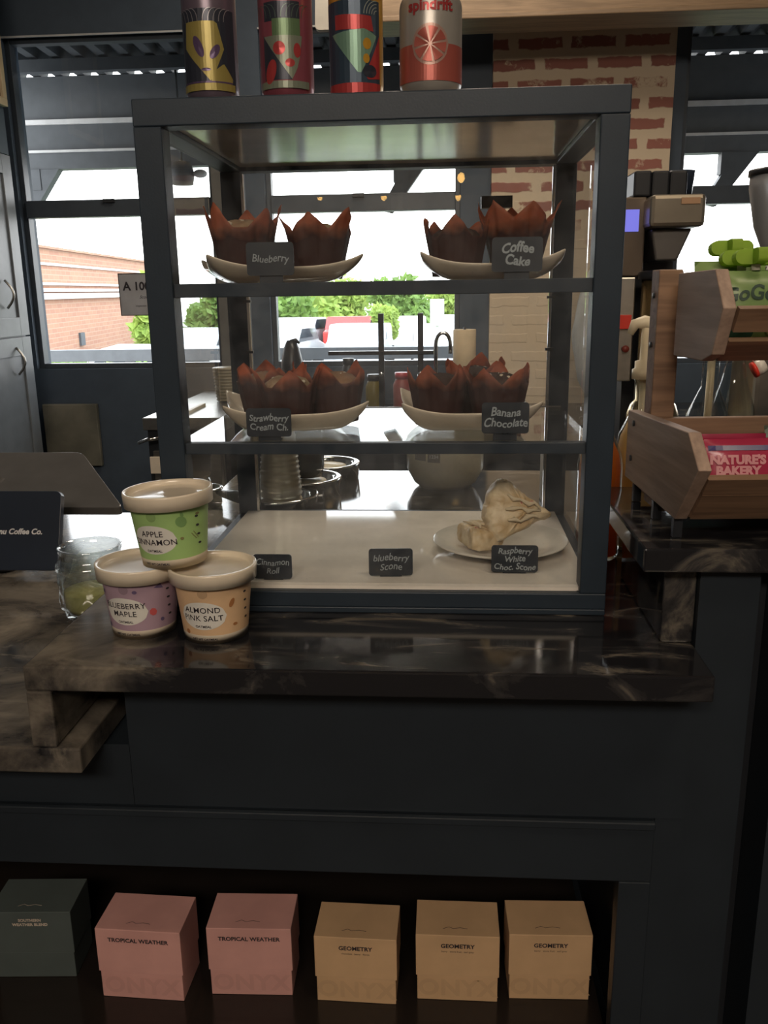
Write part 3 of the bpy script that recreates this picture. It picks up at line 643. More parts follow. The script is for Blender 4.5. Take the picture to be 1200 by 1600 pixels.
card(753, 629, 826, 677, .028, MS, 'Banana\nChocolate', 'black card reading Banana Chocolate on the middle shelf', .0138, 0, .0003, seed=5)
card(395, 866, 457, 904, .022, BS, 'Cinnamon\nRoll', 'black card reading Cinnamon Roll on the case floor', .0125, 0, .0001, seed=6)
card(576, 857, 645, 899, .022, BS, 'blueberry\nScone', 'black card reading blueberry Scone in the middle of the case floor', .0125, .05, .0001, seed=7)
card(768, 852, 840, 894, .022, BS, 'Raspberry\nWhite\nChoc. Scone', 'black card reading Raspberry White Choc. Scone in front of the round plate', .0105, 0, .0002, seed=8)

# ---- plates
def square_plate(loc, half, rz, label, rim=.018, corner=.016, seed=0, cz=None):
    N = 22; mb = MB(); V = []
    for j in range(N+1):
        for i in range(N+1):
            u, v = -1+2*i/N, -1+2*j/N; m_ = max(abs(u), abs(v)); k = (abs(u)*abs(v))
            pinch = 1-.07*(1-k)*m_**2
            z = .004+rim*max(0, (m_-.55)/.45)**1.8+corner*k**3
            V.append((u*half*pinch, v*half*pinch, z))
    Fc = [(j*(N+1)+i, j*(N+1)+i+1, (j+1)*(N+1)+i+1, (j+1)*(N+1)+i) for j in range(N) for i in range(N)]
    mb.add(V, Fc, 0, True); o = mb.build('square_plate', M['plate'], solid=.0035, sub=1, loc=(loc[0], loc[1], loc[2]-.0015), rot=(0, 0, rz))
    return tag(o, label, 'plate', 'off-white square plates of muffins')
square_plate((.128, .160, TS), .098, .30, 'off-white square plate under the blueberry muffins on the top shelf')
square_plate((.411, .15, TS), .088, -.05, 'off-white square plate under the coffee cake muffins on the top shelf')
square_plate((.143, .150, MS), .094, .22, 'off-white square plate under the strawberry muffins on the middle shelf', .026, .016)
square_plate((.380, .150, MS), .090, .06, 'off-white square plate under the banana chocolate muffins on the middle shelf', .026, .016)

# ---- muffins
def make_muffin(x, y, z, h, rt_, seed, label, cake, topping=0, rot=0, group=None, cakez=.60):
    rnd = random.Random(seed); e = empty('muffin', (x, y, z), label, 'muffin', group, rot)
    N = 96; R = 10; tips = [(2*pi*k/5+rnd.uniform(-.22, .22), rnd.uniform(.75, 1.05), rnd.uniform(.42, .6)) for k in range(5)]
    def hh(a):
        b_ = 0
        for c, s_, w_ in tips:
            d = abs((a-c+pi) % (2*pi)-pi); b_ = max(b_, s_*max(0, 1-d/w_/1.15))
        return h*(.66+.34*b_)
    V = []
    for k in range(R+1):
        t = k/R
        for i in range(N):
            a = 2*pi*i/N; H_ = hh(a); zz = t*H_; q = zz/h
            r_ = .031+(rt_-.031)*(q**1.25)+.0016*sin(a*11+seed)*q+.0008*sin(a*23)*q+(.006*max(0, q-.75)/.25)*sin(a*3+seed)
            V.append((r_*cos(a), r_*sin(a), zz))
    Fc = [(k*N+i, k*N+(i+1) % N, (k+1)*N+(i+1) % N, (k+1)*N+i) for k in range(R) for i in range(N)]+[tuple(range(N-1, -1, -1))]
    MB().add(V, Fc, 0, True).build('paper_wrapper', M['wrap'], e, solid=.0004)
    cz = h*cakez; rc = .031+(rt_-.031)*(cakez**1.25)-.003
    c = MB(); n_ = 24; V = []; rows = [(rc*.86 if False else .027, .002), (rc*.97, cz*.75), (rc, cz*.93), (rc*.92, cz+.006), (rc*.72, cz+.012), (rc*.4, cz+.016), (.0005, cz+.017)]
    b0 = []
    for r_, zz in rows:
        for i in range(n_): a = 2*pi*i/n_; j = 1+rnd.uniform(-.04, .02); V.append((r_*j*cos(a), r_*j*sin(a), zz+(rnd.uniform(-.0015, .0015) if zz > cz else 0)))
    Fc = [(k*n_+i, k*n_+(i+1) % n_, (k+1)*n_+(i+1) % n_, (k+1)*n_+i) for k in range(len(rows)-1) for i in range(n_)]+[tuple(range(n_-1, -1, -1))]
    c.add(V, Fc, 0, True); c.build('cake', cake, e)
    if topping:
        t = MB()
        for _ in range(topping):
            a = rnd.uniform(0, 2*pi); q = rnd.uniform(0, .8)*rc; t.blob((q*cos(a), q*sin(a), cz+.016-.008*(q/rc)**2), .003, .003, .0022, 6, 4)
        t.build('topping', M['chip'], e)
    return e
PT = .006
gb = 'muffins on the top left plate'; 
make_muffin(.088, .140, TS+PT, .096, .050, 1, 'brown-wrapped muffin at the left end of the top left plate', M['cakeb'], 14, .5, gb)
make_muffin(.182, .170, TS+PT, .088, .050, 22, 'brown-wrapped muffin at the right end of the top left plate', M['cakeb'], 6, 2.0, gb)
gb = 'muffins on the top right plate'
make_muffin(.365, .14, TS+PT, .073, .043, 3, 'smaller dark muffin at the left end of the top right plate', M['cakec'], 0, 1.0, gb)
make_muffin(.445, .185, TS+PT, .098, .055, 14, 'larger muffin behind the Coffee Cake card', M['cake'], 0, .2, gb)
gb = 'muffins on the middle left plate'
make_muffin(.098, .190, MS+PT, .080, .046, 5, 'muffin at the back left of the middle left plate', M['cake'], 4, .3, gb)
make_muffin(.142, .115, MS+PT, .082, .043, 6, 'muffin in the middle of the middle left plate', M['cakeb'], 4, 1.1, gb)
make_muffin(.200, .165, MS+PT, .082, .044, 7, 'muffin at the right end of the middle left plate', M['cake'], 4, 2.2, gb)
gb = 'muffins on the middle right plate'
make_muffin(.342, .130, MS+PT, .082, .044, 8, 'muffin at the left end of the middle right plate', M['cakec'], 0, .6, gb)
make_muffin(.420, .120, MS+PT, .084, .045, 9, 'muffin behind the Banana Chocolate card', M['cakec'], 10, 1.5, gb)
make_muffin(.392, .212, MS+PT, .086, .044, 10, 'muffin at the back of the middle right plate', M['cakec'], 6, .2, gb)

# ---- round plate and scones
pc = Vector((.43, .165, BS))
p = MB().lathe([(.0, .002), (.045, .002), (.055, .001), (.060, .004), (.094, .0155), (.0955, .0175), (.094, .0185), (.058, .0075), (.045, .006), (0, .006)], n=64, cap=False)
tag(p.build('round_plate', M['white'], loc=pc), 'round white plate holding the scones on the case floor', 'plate')
def scone(loc, rot, sc, label, seed):
    rnd = random.Random(seed); e = empty('scone', loc, label, 'scone', 'raspberry scones on the round plate'); e.rotation_euler = rot
    # rounded wedge
    mb = MB(); L, Wd, Ht = .085*sc, .075*sc, .034*sc; NR, NA = 9, 16; V = []
    rows = [(0, .92), (.15, 1.0), (.45, 1.03), (.75, .99), (.93, .88), (1.0, .6), (1.03, .02)]
    for t, g_ in rows:
        for i in range(NA*3):
            f = i/(NA*3)*3; k = int(f); q = f-k; A = [(L*.43, 0), (-L*.38, Wd*.55), (-L*.38, -Wd*.55)]; a, b_ = A[k], A[(k+1) % 3]
            x_, y_ = a[0]+(b_[0]-a[0])*q, a[1]+(b_[1]-a[1])*q
            if k == 1: x_ -= .014*sc*sin(pi*q)
            d = math.hypot(x_, y_); mx = .047*sc; d2 = d if d < mx else mx+(d-mx)*.35; x_, y_ = x_*d2/d, y_*d2/d
            j = 1+rnd.uniform(-.045, .045); V.append((x_*g_*j, y_*g_*j, Ht*t+rnd.uniform(-.0018, .0018)*sc))
    n_ = NA*3; Fc = [(r_*n_+i, r_*n_+(i+1) % n_, (r_+1)*n_+(i+1) % n_, (r_+1)*n_+i) for r_ in range(len(rows)-1) for i in range(n_)]+[tuple(range(n_-1, -1, -1)), tuple((len(rows)-1)*n_+i for i in range(n_))]
    mb.add(V, Fc, 0, True); o = mb.build('pastry', M['scone'], e, sub=2)
    tx_ = bpy.data.textures.new('crust', 'CLOUDS'); tx_.noise_scale = .016; dm_ = o.modifiers.new('crust', 'DISPLACE'); dm_.texture = tx_; dm_.strength = .0055*sc; dm_.mid_level = .45
    t = MB()
    for _ in range(7): t.blob((rnd.uniform(-.25, .08)*L, rnd.uniform(-.22, .22)*Wd, Ht*rnd.uniform(.93, 1.0)), .004, .003, .0015, 7, 5)
    for _ in range(4): a = rnd.uniform(-1, 1); t.blob((-L*.38, a*Wd*.3, Ht*rnd.uniform(.2, .8)), .002, .005, .003, 7, 5)
    t.build('raspberry_filling', M['jam'], e)
    z = MB()
    for q in range(3):
        y_ = -Wd*.2+Wd*.2*q; P = [(-L*.30+L*.1*k+rnd.uniform(-.002, .002), y_*(1-k*.11)+rnd.uniform(-.004, .004), Ht*1.05+.002) for k in range(6)]
        z.tube(P, [.0012*sc, .003*sc, .0016*sc, .0035*sc, .002*sc, .001*sc], 6)
    o = z.build('icing_drizzle', mat('icing', (.74, .62, .42), .3), e); return e
scone((.392, .150, BS+.012), (0.05, 0, 2.4), .85, 'scone lying flat at the left of the round plate', 3)
scone((.452, .172, BS+.052), (1.22, .15, .25), 1.15, 'large glazed scone leaning upright on the round plate', 5)

# ================================================================ CANS on the case
def make_can(cx, cy, z, r, h, label, base, deco, group='drink cans on top of the case'):
    e = empty('drink_can', (at(cx, 140, .052).x, .052, z), label, 'can', group); e.scale = (1.07, 1.07, 1.07)
    MB().lathe([(r*.72, .0), (r*.80, 0), (r*.86, .002), (r*.98, .010), (r, .014), (r, h-.014), (r*.97, h-.009), (r*.84, h-.001)], n=56).build('body', base, e)
    MB().lathe([(r*.84, h-.001), (r*.86, h+.001), (r*.82, h+.001), (r*.80, h-.003), (0, h-.003)], n=40, cap=False).build('rim', M['chrome'], e)
    for nm, m, shapes, off in deco:
        g = MB()
        for V in shapes: flatfaces(g, V, lambda u, v: ((r+off)*sin(u/r), -(r+off)*cos(u/r), v))
        g.build(nm, m, e)
    return e
def grid(u0, u1, v0, v1, n=12):
    V = [(u0+(u1-u0)*i/n, v) for v in (v0, v1) for i in range(n+1)]; return V, [(i, i+1, n+2+i, n+1+i) for i in range(n)]
def cm(name, col): return mat(name, tuple(c*.72 for c in col), .3, .35)
def arcs(r, z0, n=8, flip=1):
    out = []
    for k in range(-n//2, n//2+1):
        u0 = k*.0055; out.append(strip([(u0+flip*.006*(t/6)**2*(1 if k >= 0 else -1)*1.4, z0+.0125*sin(t/6*pi/2)) for t in range(7)], .0007))
    return out
RS = .0285
zc = CH+.0003
c1 = cm('can_mauve', (.17, .13, .17)); gold = cm('can_gold', (.42, .34, .10)); vio = cm('can_violet', (.13, .08, .17)); dk = cm('can_dark', (.045, .05, .07))
make_can(333, 0, zc, RS, .157, 'mauve slim can with a gold face design, leftmost on the case', c1, [
    ('dark_panel', dk, [grid(-.034, .036, .012, .088)], .0002),
    ('gold_shield', gold, [clipband([(-.021, .076), (.014, .076), (.021, .050), (.006, .018), (-.024, .052)]), clipband([(.006, .026), (.020, .036), (.031, .022), (.030, .012), (.006, .012)])], .0004),
    ('gold_band', gold, [grid(-.036, .034, .010, .017)], .0005),
    ('violet_shapes', vio, [disc(.0045, .011, -.006, .052, rot=.4), disc(.004, .008, .011, .047, rot=-.6), disc(.005, .0015, .001, .030), grid(-.03, .03, .0172, .0188)], .0006),
    ('arc_lines', cm('can_line', (.35, .33, .35)), arcs(RS, .076, 9), .0004)])
rose = cm('can_rose', (.34, .09, .12)); green = cm('can_green', (.15, .24, .12)); gry = cm('can_sage', (.26, .29, .22)); redd = cm('can_red', (.50, .06, .06))
make_can(450, 0, zc, RS, .157, 'rose slim can with a green cup and red berry design, second from left', rose, [
    ('dark_panel', dk, [grid(-.020, .020, .074, .092), clipband([(-.022, .062), (.010, .018), (-.022, .018)])], .0002),
    ('green_band', green, [grid(-.010, .020, .060, .076)], .0003),
    ('sage_triangle', gry, [clipband([(-.021, .060), (.022, .060), (.018, .034), (.010, .018)])], .0004),
    ('berries', redd, [disc(.0065, .0065, -.003, .048), disc(.004, .007, .016, .046), disc(.005, .004, .008, .034), disc(.006, .012, -.013, .026, rot=-.3)], .0006),
    ('lettering', M['ink'], [textmesh('HIBISCUS', .009, .0002)[0:2]], .0007),
    ('bottom_band', gry, [grid(-.03, .03, .010, .017)], .0006),
    ('arc_lines', cm('can_line2', (.12, .17, .14)), arcs(RS, .077, 9), .0006)])
yel = cm('can_orange', (.68, .36, .04)); teal = cm('can_mint', (.22, .38, .28)); nav = cm('can_navy', (.05, .08, .12))
make_can(558, 0, zc, RS, .157, 'orange slim can with a red and mint shield design, third from left', yel, [
    ('navy_panel', nav, [grid(-.040, .031, .012, .091)], .0002),
    ('red_band', redd, [clipband([(-.021, .078), (.020, .076), (.022, .062), (-.021, .064)]), clipband([(.012, .022), (.031, .060), (.031, .018), (.014, .016)])], .0004),
    ('mint_shield', teal, [clipband([(-.026, .060), (.012, .064), (.026, .058), (.014, .034), (.006, .020)])], .0005),
    ('fruit', yel, [disc(.0045, .0055, .014, .050), disc(.0035, .0045, .013, .036)], .0007),
    ('dark_shape', dk, [disc(.008, .006, .017, .024)], .0008),
    ('red_foot', redd, [grid(-.036, .031, .003, .013)], .0006),
    ('arc_lines', cm('can_line3', (.42, .46, .40)), [strip([(.027-(.004+.003*k)*cos(t/8*pi*.5), .078+(.004+.003*k)*sin(t/8*pi*.5)) for t in range(9)], .0008) for k in range(5)], .0004)])
sil = cm('can_silver', (.45, .42, .38)); gr = cm('can_grapefruit', (.52, .13, .10))
RC = .0328; zz = .080
seg = []
for k in range(8):
    a0 = k*pi/4+.2; seg.append(([(.0016*cos(a0+pi/8), zz-.034+.0016*sin(a0+pi/8))]+[(.0165*cos(a0+.08+(pi/4-.16)*t/5), zz-.034+.0165*sin(a0+.08+(pi/4-.16)*t/5)) for t in range(6)], [(0, t+1, t+2) for t in range(5)]))
make_can(673, 0, zc, RC, .100, 'silver and coral sparkling water can with grapefruit slice, rightmost on the case', sil, [
    ('coral_panel', gr, [grid(-.05, .05, .012, .047, 30)], .0002),
    ('pale_slice', cm('can_pale', (.55, .34, .28)), [ell(.0195, .0195, 0, zz-.034)], .0004),
    ('slice_segments', gr, seg, .0013),
    ('lettering', redd, [([(u, v+.0820) for u, v in textmesh('spindrift', .0145, .0005)[0]], textmesh('spindrift', .0145, .0005)[1])], .0006)])
# lift the small print of the second can to its place
for o in bpy.data.objects:
    if o.name.startswith('lettering') and o.parent and 'rose' in o.parent.get('label', ''): o.location = (0, 0, .100)

# ================================================================ PINT TUBS
def make_tub(loc, rot, m, txt, label, icons, a0):
    e = empty('oatmeal_tub', loc, label, 'tub', 'stack of paper oatmeal tubs'); e.rotation_euler = rot
    r0, r1, h = .0375, .0470, .0865
    rr = lambda z: r0+(r1-r0)*z/h
    MB().lathe([(r0*.96, 0.003), (r0, 0), (rr(.011), .011), (rr(.0111), .0111), (rr(h-.012), h-.012), (rr(h-.009), h-.009)], n=64, mis=[0, 0, 1, 1, 1]).build('cup', [M['paperw'], m], e)
    R = .0512
    MB().lathe([(rr(h-.014)+.0008, h-.016), (R, h-.016), (R+.0008, h-.001), (R+.0004, h+.001), (R-.002, h+.001), (R-.0035, h-.0015), (R-.004, h-.005), (R-.008, h-.0055), (0, h-.0045)], n=64, cap=False).build('lid', [M['lid']], e)
    def wrap(off): return lambda u, v: ((rr(v)+off)*sin(u/rr(v)+a0), -(rr(v)+off)*cos(u/rr(v)+a0), v)
    g = MB(); flatfaces(g, ell(.0285, .0175, 0, .036), wrap(.0003)); g.build('oval_label', mat('label_white', (.74, .72, .66), .6), e)
    g = MB(); t1 = textmesh(txt, .0099, .00006, spacing=1.04, ls=1.02); flatfaces(g, (t1[0], t1[1]), lambda u, v: wrap(.0009)(u, v+.038))
    t1 = textmesh('OATMEAL', .0042, .0001); flatfaces(g, t1, lambda u, v: wrap(.0006)(u, v+.0225)); g.build('lettering', M['ink'], e); g = MB(); t1 = textmesh('NET WT OATMEAL', .0036, .0001); flatfaces(g, t1, lambda u, v: wrap(.0004)(u, v+.0060))
    for k in range(4): flatfaces(g, disc(.0026, .0014, .056, .026+.011*k, 10), wrap(.0006)) 
    g.build('small_print', M['ink'], e)
    g = MB(); flatfaces(g, disc(.006, .006, .003, .064, 16), wrap(.0003)); g.build('emblem', mat('emblem_grey', tuple(c*.72 for c in m.node_tree.nodes['Principled BSDF'].inputs['Base Color'].default_value[:3]), .6), e)
    for nm, col, sh in icons:
        mm = mat('icon_'+nm, col, .6)
        for V in sh: g = MB(); flatfaces(g, V, wrap(.0005)); g.build(nm, mm, e)
    return e
make_tub((.077, -.069, .0004), (0, 0, .12), M['org'], 'ALMOND\nPINK SALT', 'peach almond pink salt tub, bottom right of the stack', [('almond_print', (.40, .17, .06), [disc(.0028, .006, .036, .050, rot=-.5), disc(.003, .002, .038, .022), disc(.003, .003, -.022, .014)])], -.22)
make_tub((-.015, -.058, .0004), (0, 0, -.1), M['pur'], 'BLUEBERRY\nMAPLE', 'lilac blueberry maple tub, bottom left of the stack', [('maple_leaf_print', (.55, .10, .10), [disc(.0045, .005, .034, .034, 7)]), ('berry_print', (.14, .10, .20), [disc(.0028, .0022, .016, .061), clipband([(.038, .064), (.047, .069), (.050, .062)], 4), disc(.0025, .0025, .044, .022), disc(.0035, .003, -.03, .014), disc(.003, .003, -.031, .058)])], -.10)
make_tub((.031, -.062, .0895), (.0, -.035, .2), M['grn'], 'APPLE\nCINNAMON', 'green apple cinnamon tub on top of the stack', [('apple_print', (.19, .34, .12), [disc(.0065, .0065, .036, .056, 20), disc(.002, .003, .038, .064)]), ('cinnamon_print', (.22, .20, .08), [strip([(.046, .040), (.052, .032)], .001), strip([(.049, .042), (.055, .033)], .001), disc(.003, .0015, .058, .062), disc(.0022, .0018, .034, .036)])], -.45)

# ================================================================ GLASS JAR
jr = .052; c = at(145, 955, .24); jx, jy, jz = -.203, .235, -.0997
e = empty('glass_jar', (jx, jy, jz), 'clear embossed glass jar beside the marble edge', 'jar')
N = 96; rows = []
for k in range(60):
    z = .004+.113*k/59
    if z < .012: r_ = .040+.006*sin(min(1, z/.012)*pi/2)
    elif z < .020: r_ = .047
    elif z < .082: r_ = .050+.0015*sin((z-.02)/.062*pi)
    elif z < .090: r_ = .0535
    elif z < .098: r_ = .0535-.006*((z-.090)/.008)
    elif z < .110: r_ = .0465
    else: r_ = .0485
    rows.append((r_, z))
V = []
for r_, z in rows:
    for i in range(N):
        a = 2*pi*i/N; b_ = 0
        if .058 < z < .082: b_ = .0016*sin(a*28+z*900)
        elif .020 < z <= .058: b_ = .0016*max(sin(a*8+z*130), sin(a*8-z*130))
        V.append(((r_+b_)*cos(a), (r_+b_)*sin(a), z))
for z in (.117, .010):
    pass
inner = [(.0455, .117), (.0430, .110), (.0430, .100), (.0475, .086), (.0465, .02), (.040, .010)]
for r_, z in inner:
    for i in range(N): a = 2*pi*i/N; V.append((r_*cos(a), r_*sin(a), z))
R_ = len(rows)+len(inner)
Fc = [(k*N+i, k*N+(i+1) % N, (k+1)*N+(i+1) % N, (k+1)*N+i) for k in range(R_-1) for i in range(N)]+[tuple(range(N-1, -1, -1)), tuple((R_-1)*N+i for i in range(N))]
MB().add(V, Fc, 0, True).build('jar_body', M['clear'], e)
MB().lathe([(0, .0125), (.038, .0125), (.044, .022), (.0445, .045), (0, .048)], n=40, cap=False).build('contents', mat('pale_yellow_paste', (.80, .76, .34), .5, noise=50, col2=(.60, .58, .20)), e)

# ================================================================ TILL
TO = Vector((-.45, .48, -.0997))
e = empty('tablet_till', TO, 'dark tablet till with customer display at the left edge', 'till')
TR = at(130, 712, .72)-TO; BR = at(194, 799, .54)-TO; vx = Vector((-.42, 0, 0))
BL = BR+vx*1.2; TL = TR+vx; nrm = (BR-BL).cross(TL-BL).normalized()*.009
P0 = [BL, BR, TR, TL]; PP = []
for i in range(4):
    a, b_, d_ = P0[i], P0[(i+1) % 4], P0[i-1]; r_ = .018
    A = a+(d_-a).normalized()*r_; B = a+(b_-a).normalized()*r_
    for k in range(6): t = k/5; PP.append((1-t)**2*A+2*t*(1-t)*a+t*t*B)
m_ = len(PP); MB().add([p+nrm for p in PP]+[p-nrm for p in PP], [tuple(range(m_)), tuple(range(2*m_-1, m_-1, -1))]+[(i, i+m_, (i+1) % m_+m_, (i+1) % m_) for i in range(m_)]).build('staff_screen', mat('till_metal', (.22, .21, .20), .32, .6), e, bevel=.0015)
sc_ = (BR+TL)/2; MB().tube([sc_, Vector((sc_.x, .04, .06)), Vector((sc_.x, .02, .016))], .014, 14).build('neck', M['dsteel'], e)
MB().rbox(sc_.x-.10, sc_.x+.10, -.04, .13, .0006, .012, .02, axis=2).build('base', M['black'], e, bevel=.002)
D1 = at(106, 768, .47)-TO; D2 = at(86, 893, .42)-TO; D2.z = max(D2.z, .012)
cdx = Vector((-.34, 0, 0)); mid = (D1+D2)/2+cdx/2; upv = Vector((0, (D1-D2).y, (D1-D2).z))/2
disp = MB(); slab(disp, mid, cdx/2*-1, upv, .014, .012); disp.build('customer_display', M['navy'], e, bevel=.001)
V = textmesh('nu Coffee Co.', .0142, .0005, .2, align='RIGHT'); un = upv.normalized(); nn = Vector((0, -un.z, un.y))
d_ = ray(66, 831); o_ = CAM-TO; pm_ = mid+nn*.0078; t_ = (pm_-o_).dot(nn)/d_.dot(nn); q0 = o_+d_*t_
g = MB(); flatfaces(g, V, lambda u, v: q0+Vector((u, 0, 0))+un*v); g.build('lettering', M['wink'], e)
MB().prism([(mid.y+.012, .0005), (mid.y+.02, mid.z), (mid.y+.05, mid.z-.02), (mid.y+.06, .0005)], mid.x-.05, mid.x+.06, 'x').build('display_stand', M['black'], e, bevel=.002)

# ================================================================ ITEMS BEHIND THE CASE
def ring(cx, cy, lab):
    e = empty('chrome_ring_holder', (cx, cy, .0003), lab, 'holder', 'round chrome holders behind the case')
    MB().lathe([(.0, .001), (.066, .001), (.070, .0), (.073, .034), (.0735, .037), (.070, .038), (.058, .036), (.056, .033), (.055, .008), (0, .006)], n=56, cap=False).build('bowl', M['chrome'], e)
    MB().lathe([(.0, .010), (.04, .010), (.045, .022), (.043, .030), (0, .034)], n=32, cap=False).build('lids', M['cream'], e)
ring(.047, .500, 'nearest round chrome holder behind the case, left under the cup stack'); ring(.072, .650, 'middle round chrome holder behind the case'); ring(.095, .800, 'farthest round chrome holder behind the case')
e = empty('plastic_cup_stack', (.052, .500, .0345), 'upside-down stack of clear plastic cups behind the case', 'cups')
P = []
for k in range(14): z = .003+.0095*k; P += [(.038-.0007*k, z), (.0395-.0007*k, z+.003), (.0378-.0007*k, z+.0045)]
P += [(.027, .150), (0, .151)]
MB().lathe([(0, .0)]+[(.036, 0)]+P, n=40, cap=False).build('cups', mat('frosted_plastic', (.60, .53, .38), .3, trans=.35), e)
e = empty('dark_pump_dispenser', (.078, .65, .040), 'dark bottle standing in the middle chrome holder', 'bottle')
MB().lathe([(0, 0), (.030, 0), (.034, .02), (.036, .085), (.028, .11), (.02, .12), (0, .12)], n=28, cap=False).build('body', mat('dark_bottle', (.03, .04, .04), .2), e)
MB().lathe([(0, .12), (.016, .12), (.016, .14), (0, .14)], n=20, cap=False).build('cap', M['black'], e)
e = empty('white_canister', (.352, .74, .0003), 'round cream canister with small stickers standing behind the case', 'canister')
MB().lathe([(0, 0), (.052, 0), (.064, .010), (.079, .038), (.0795, .10), (.079, .15), (.070, .175), (.050, .185), (.048, .21), (.052, .213), (0, .214)], n=56, cap=False).build('jar', mat('cream_glaze', (.86, .78, .56), .2), e)
g = MB(); 
def wr(u, v, r=.0800, a0=-.35): return (r*sin(u/r+a0), -r*cos(u/r+a0), v)
flatfaces(g, grid(-.040, -.012, .064, .094), wr); flatfaces(g, grid(-.008, .018, .062, .092), wr); g.build('sticker', mat('sticker_grey', (.26, .23, .20), .6), e)
g = MB(); flatfaces(g, textmesh('ONYX\n1234', .010, .0002), lambda u, v: wr(u+.005, v+.078, .0804)); g.build('print', M['wink'], e)
a = at(833, 708, .60); b_ = at(853, 791, .60)
e = empty('milk_carton', (.552, .60, .0003), 'tall narrow carton with a printed facts panel behind the case', 'carton')
MB().box(-.017, .017, -.03, .03, 0, .16).build('box', mat('carton_paper', (.72, .66, .56), .6), e, bevel=.002)
g = MB(); g.box(-.015, .015, -.0306, -.0302, .01, .15)
g.build('facts_panel', mat('panel_paper', (.66, .60, .48), .6), e)
g = MB(); flatfaces(g, textmesh('Nutrition\nFacts', .0075, .0002), lambda u, v: (u, -.0309, v+.132))
for k in range(12): g.box(-.0135, .0135 if k % 3 else .004, -.0309, -.0307, .018+.0085*k, .0195+.0085*k+(.0014 if k % 4 == 0 else 0))
g.build('lettering', M['ink'], e)
MB().box(-.018, .018, -.031, .031, .1602, .168).build('cap_fold', M['jam'], e)
# portafilter near the left of the case
c = atz(350, 775, .0)
e = empty('portafilter', (-.105, .56, .0003), 'chrome and black portafilter behind the tubs', 'portafilter')
MB().lathe([(0, 0), (.028, 0), (.03, .004), (.03, .03), (.033, .032), (.033, .036), (.027, .036), (.026, .01), (0, .01)], n=32, cap=False).build('basket', M['chrome'], e)
MB().tube([(.03, -.01, .026), (.07, -.05, .03), (.10, -.08, .028)], [.006, .011, .009], 12).build('handle', M['black'], e)

# wire knife-style uprights & back bar
BZ = -.10
e = empty('back_bar_counter', (0, 2.2, ZF), 'dark back bar counter running below the windows', 'counter')
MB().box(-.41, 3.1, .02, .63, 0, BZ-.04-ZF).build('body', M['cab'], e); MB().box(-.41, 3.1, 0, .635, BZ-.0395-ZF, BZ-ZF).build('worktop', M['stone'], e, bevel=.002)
a = at(595, 490, 2.45); b_ = at(657, 490, 2.45)
e = empty('tap_tower_frame', ((a.x+b_.x)/2, 2.45, BZ+.0003), 'black frame with two tall uprights on the back bar', 'rack')
hw = (b_.x-a.x)/2; hz = a.z-BZ
for s_ in (-1, 1):
    o = MB().box(s_*hw-.011, s_*hw+.011, -.011, .011, .012, hz).build('upright', M['black'], e, bevel=.002)
    MB().lathe([(0, 0), (.009, 0), (.009, .012), (0, .012)], n=12, cap=False).build('bolt', M['chrome'], o, loc=(s_*hw, -.012, hz*.42), rot=(pi/2, 0, 0))
MB().box(-.29, .13, -.012, .03, hz-.16, hz-.145).build('bar', M['black'], e, bevel=.002)
MB().box(-.14, .12, -.07, .07, 0, .012).build('base', M['black'], e)
def jar_at(px, py0, py1, Y, r, m, nm, lab, cap=M['black'], cat='jar'):
    p = at(px, py1, Y); zt_ = at(px, py0, Y).z; e = empty(nm, (p.x, Y, BZ+.0003), lab, cat); h = zt_-BZ
    MB().lathe([(0, 0), (r*.9, 0), (r, .01), (r, h-.05), (r*.75, h-.03), (r*.72, h-.025), (0, h-.025)], n=28, cap=False).build('body', m, e)
    MB().lathe([(0, h-.0249), (r*.8, h-.0249), (r*.8, h), (0, h)], n=24, cap=False).build('lid', cap, e); return e
jar_at(585, 585, 625, 2.6, .036, mat('mustard_contents', (.25, .20, .05), .4), 'spice_jar', 'mustard yellow jar on the back bar left of the dark uprights')
jar_at(628, 582, 625, 2.6, .036, mat('red_contents', (.35, .06, .05), .4), 'spice_jar', 'red jar on the back bar between the dark uprights', cap=M['jam'])
jar_at(546, 560, 625, 2.62, .03, M['black'], 'dark_canister', 'small black canister on the back bar', cat='canister')
jar_at(664, 585, 630, 2.62, .04, M['dsteel'], 'steel_canister', 'dark steel canister on the back bar right of the uprights', cat='canister')
p = at(455, 532, 2.5)
e = empty('dark_pitcher', (p.x, 2.5, BZ+.0003), 'dark pitcher with a curved spout silhouetted in the middle window', 'pitcher'); h = p.z-BZ
MB().lathe([(0, 0), (.045, 0), (.05, .02), (.045, h*.7), (.032, h*.9), (.018, h), (0, h)], n=28, cap=False).build('body', M['black'], e)
MB().tube([(.0, 0, h-.01), (.02, 0, h), (.034, 0, h-.012)], [.014, .010, .004], 10).build('spout', M['black'], e)
a = at(708, 515, 2.72); b_ = at(744, 515, 2.72)
e = empty('paper_towel_roll', ((a.x+b_.x)/2, 2.72, BZ+.0003), 'cream upright paper roll on the back bar beside the tap', 'paper roll'); r_ = (b_.x-a.x)/2
MB().lathe([(0, 0), (r_, 0), (r_, a.z-BZ-.001), (r_*.98, a.z-BZ), (.015, a.z-BZ), (.014, a.z-BZ-.02), (0, a.z-BZ-.02)], n=36, cap=False).build('roll', mat('cream_paper_roll', (.66, .52, .34), .8), e)
MB().lathe([(0, a.z-BZ-.0199), (.006, a.z-BZ-.0199), (.006, a.z-BZ+.01), (0, a.z-BZ+.01)], n=12, cap=False).build('spindle', M['black'], e)
a = at(692, 600, 2.60); t_ = at(700, 518, 2.60)
e = empty('gooseneck_tap', (a.x-.03, 2.60, BZ+.0003), 'chrome gooseneck tap beside the paper roll', 'tap'); h = t_.z-BZ
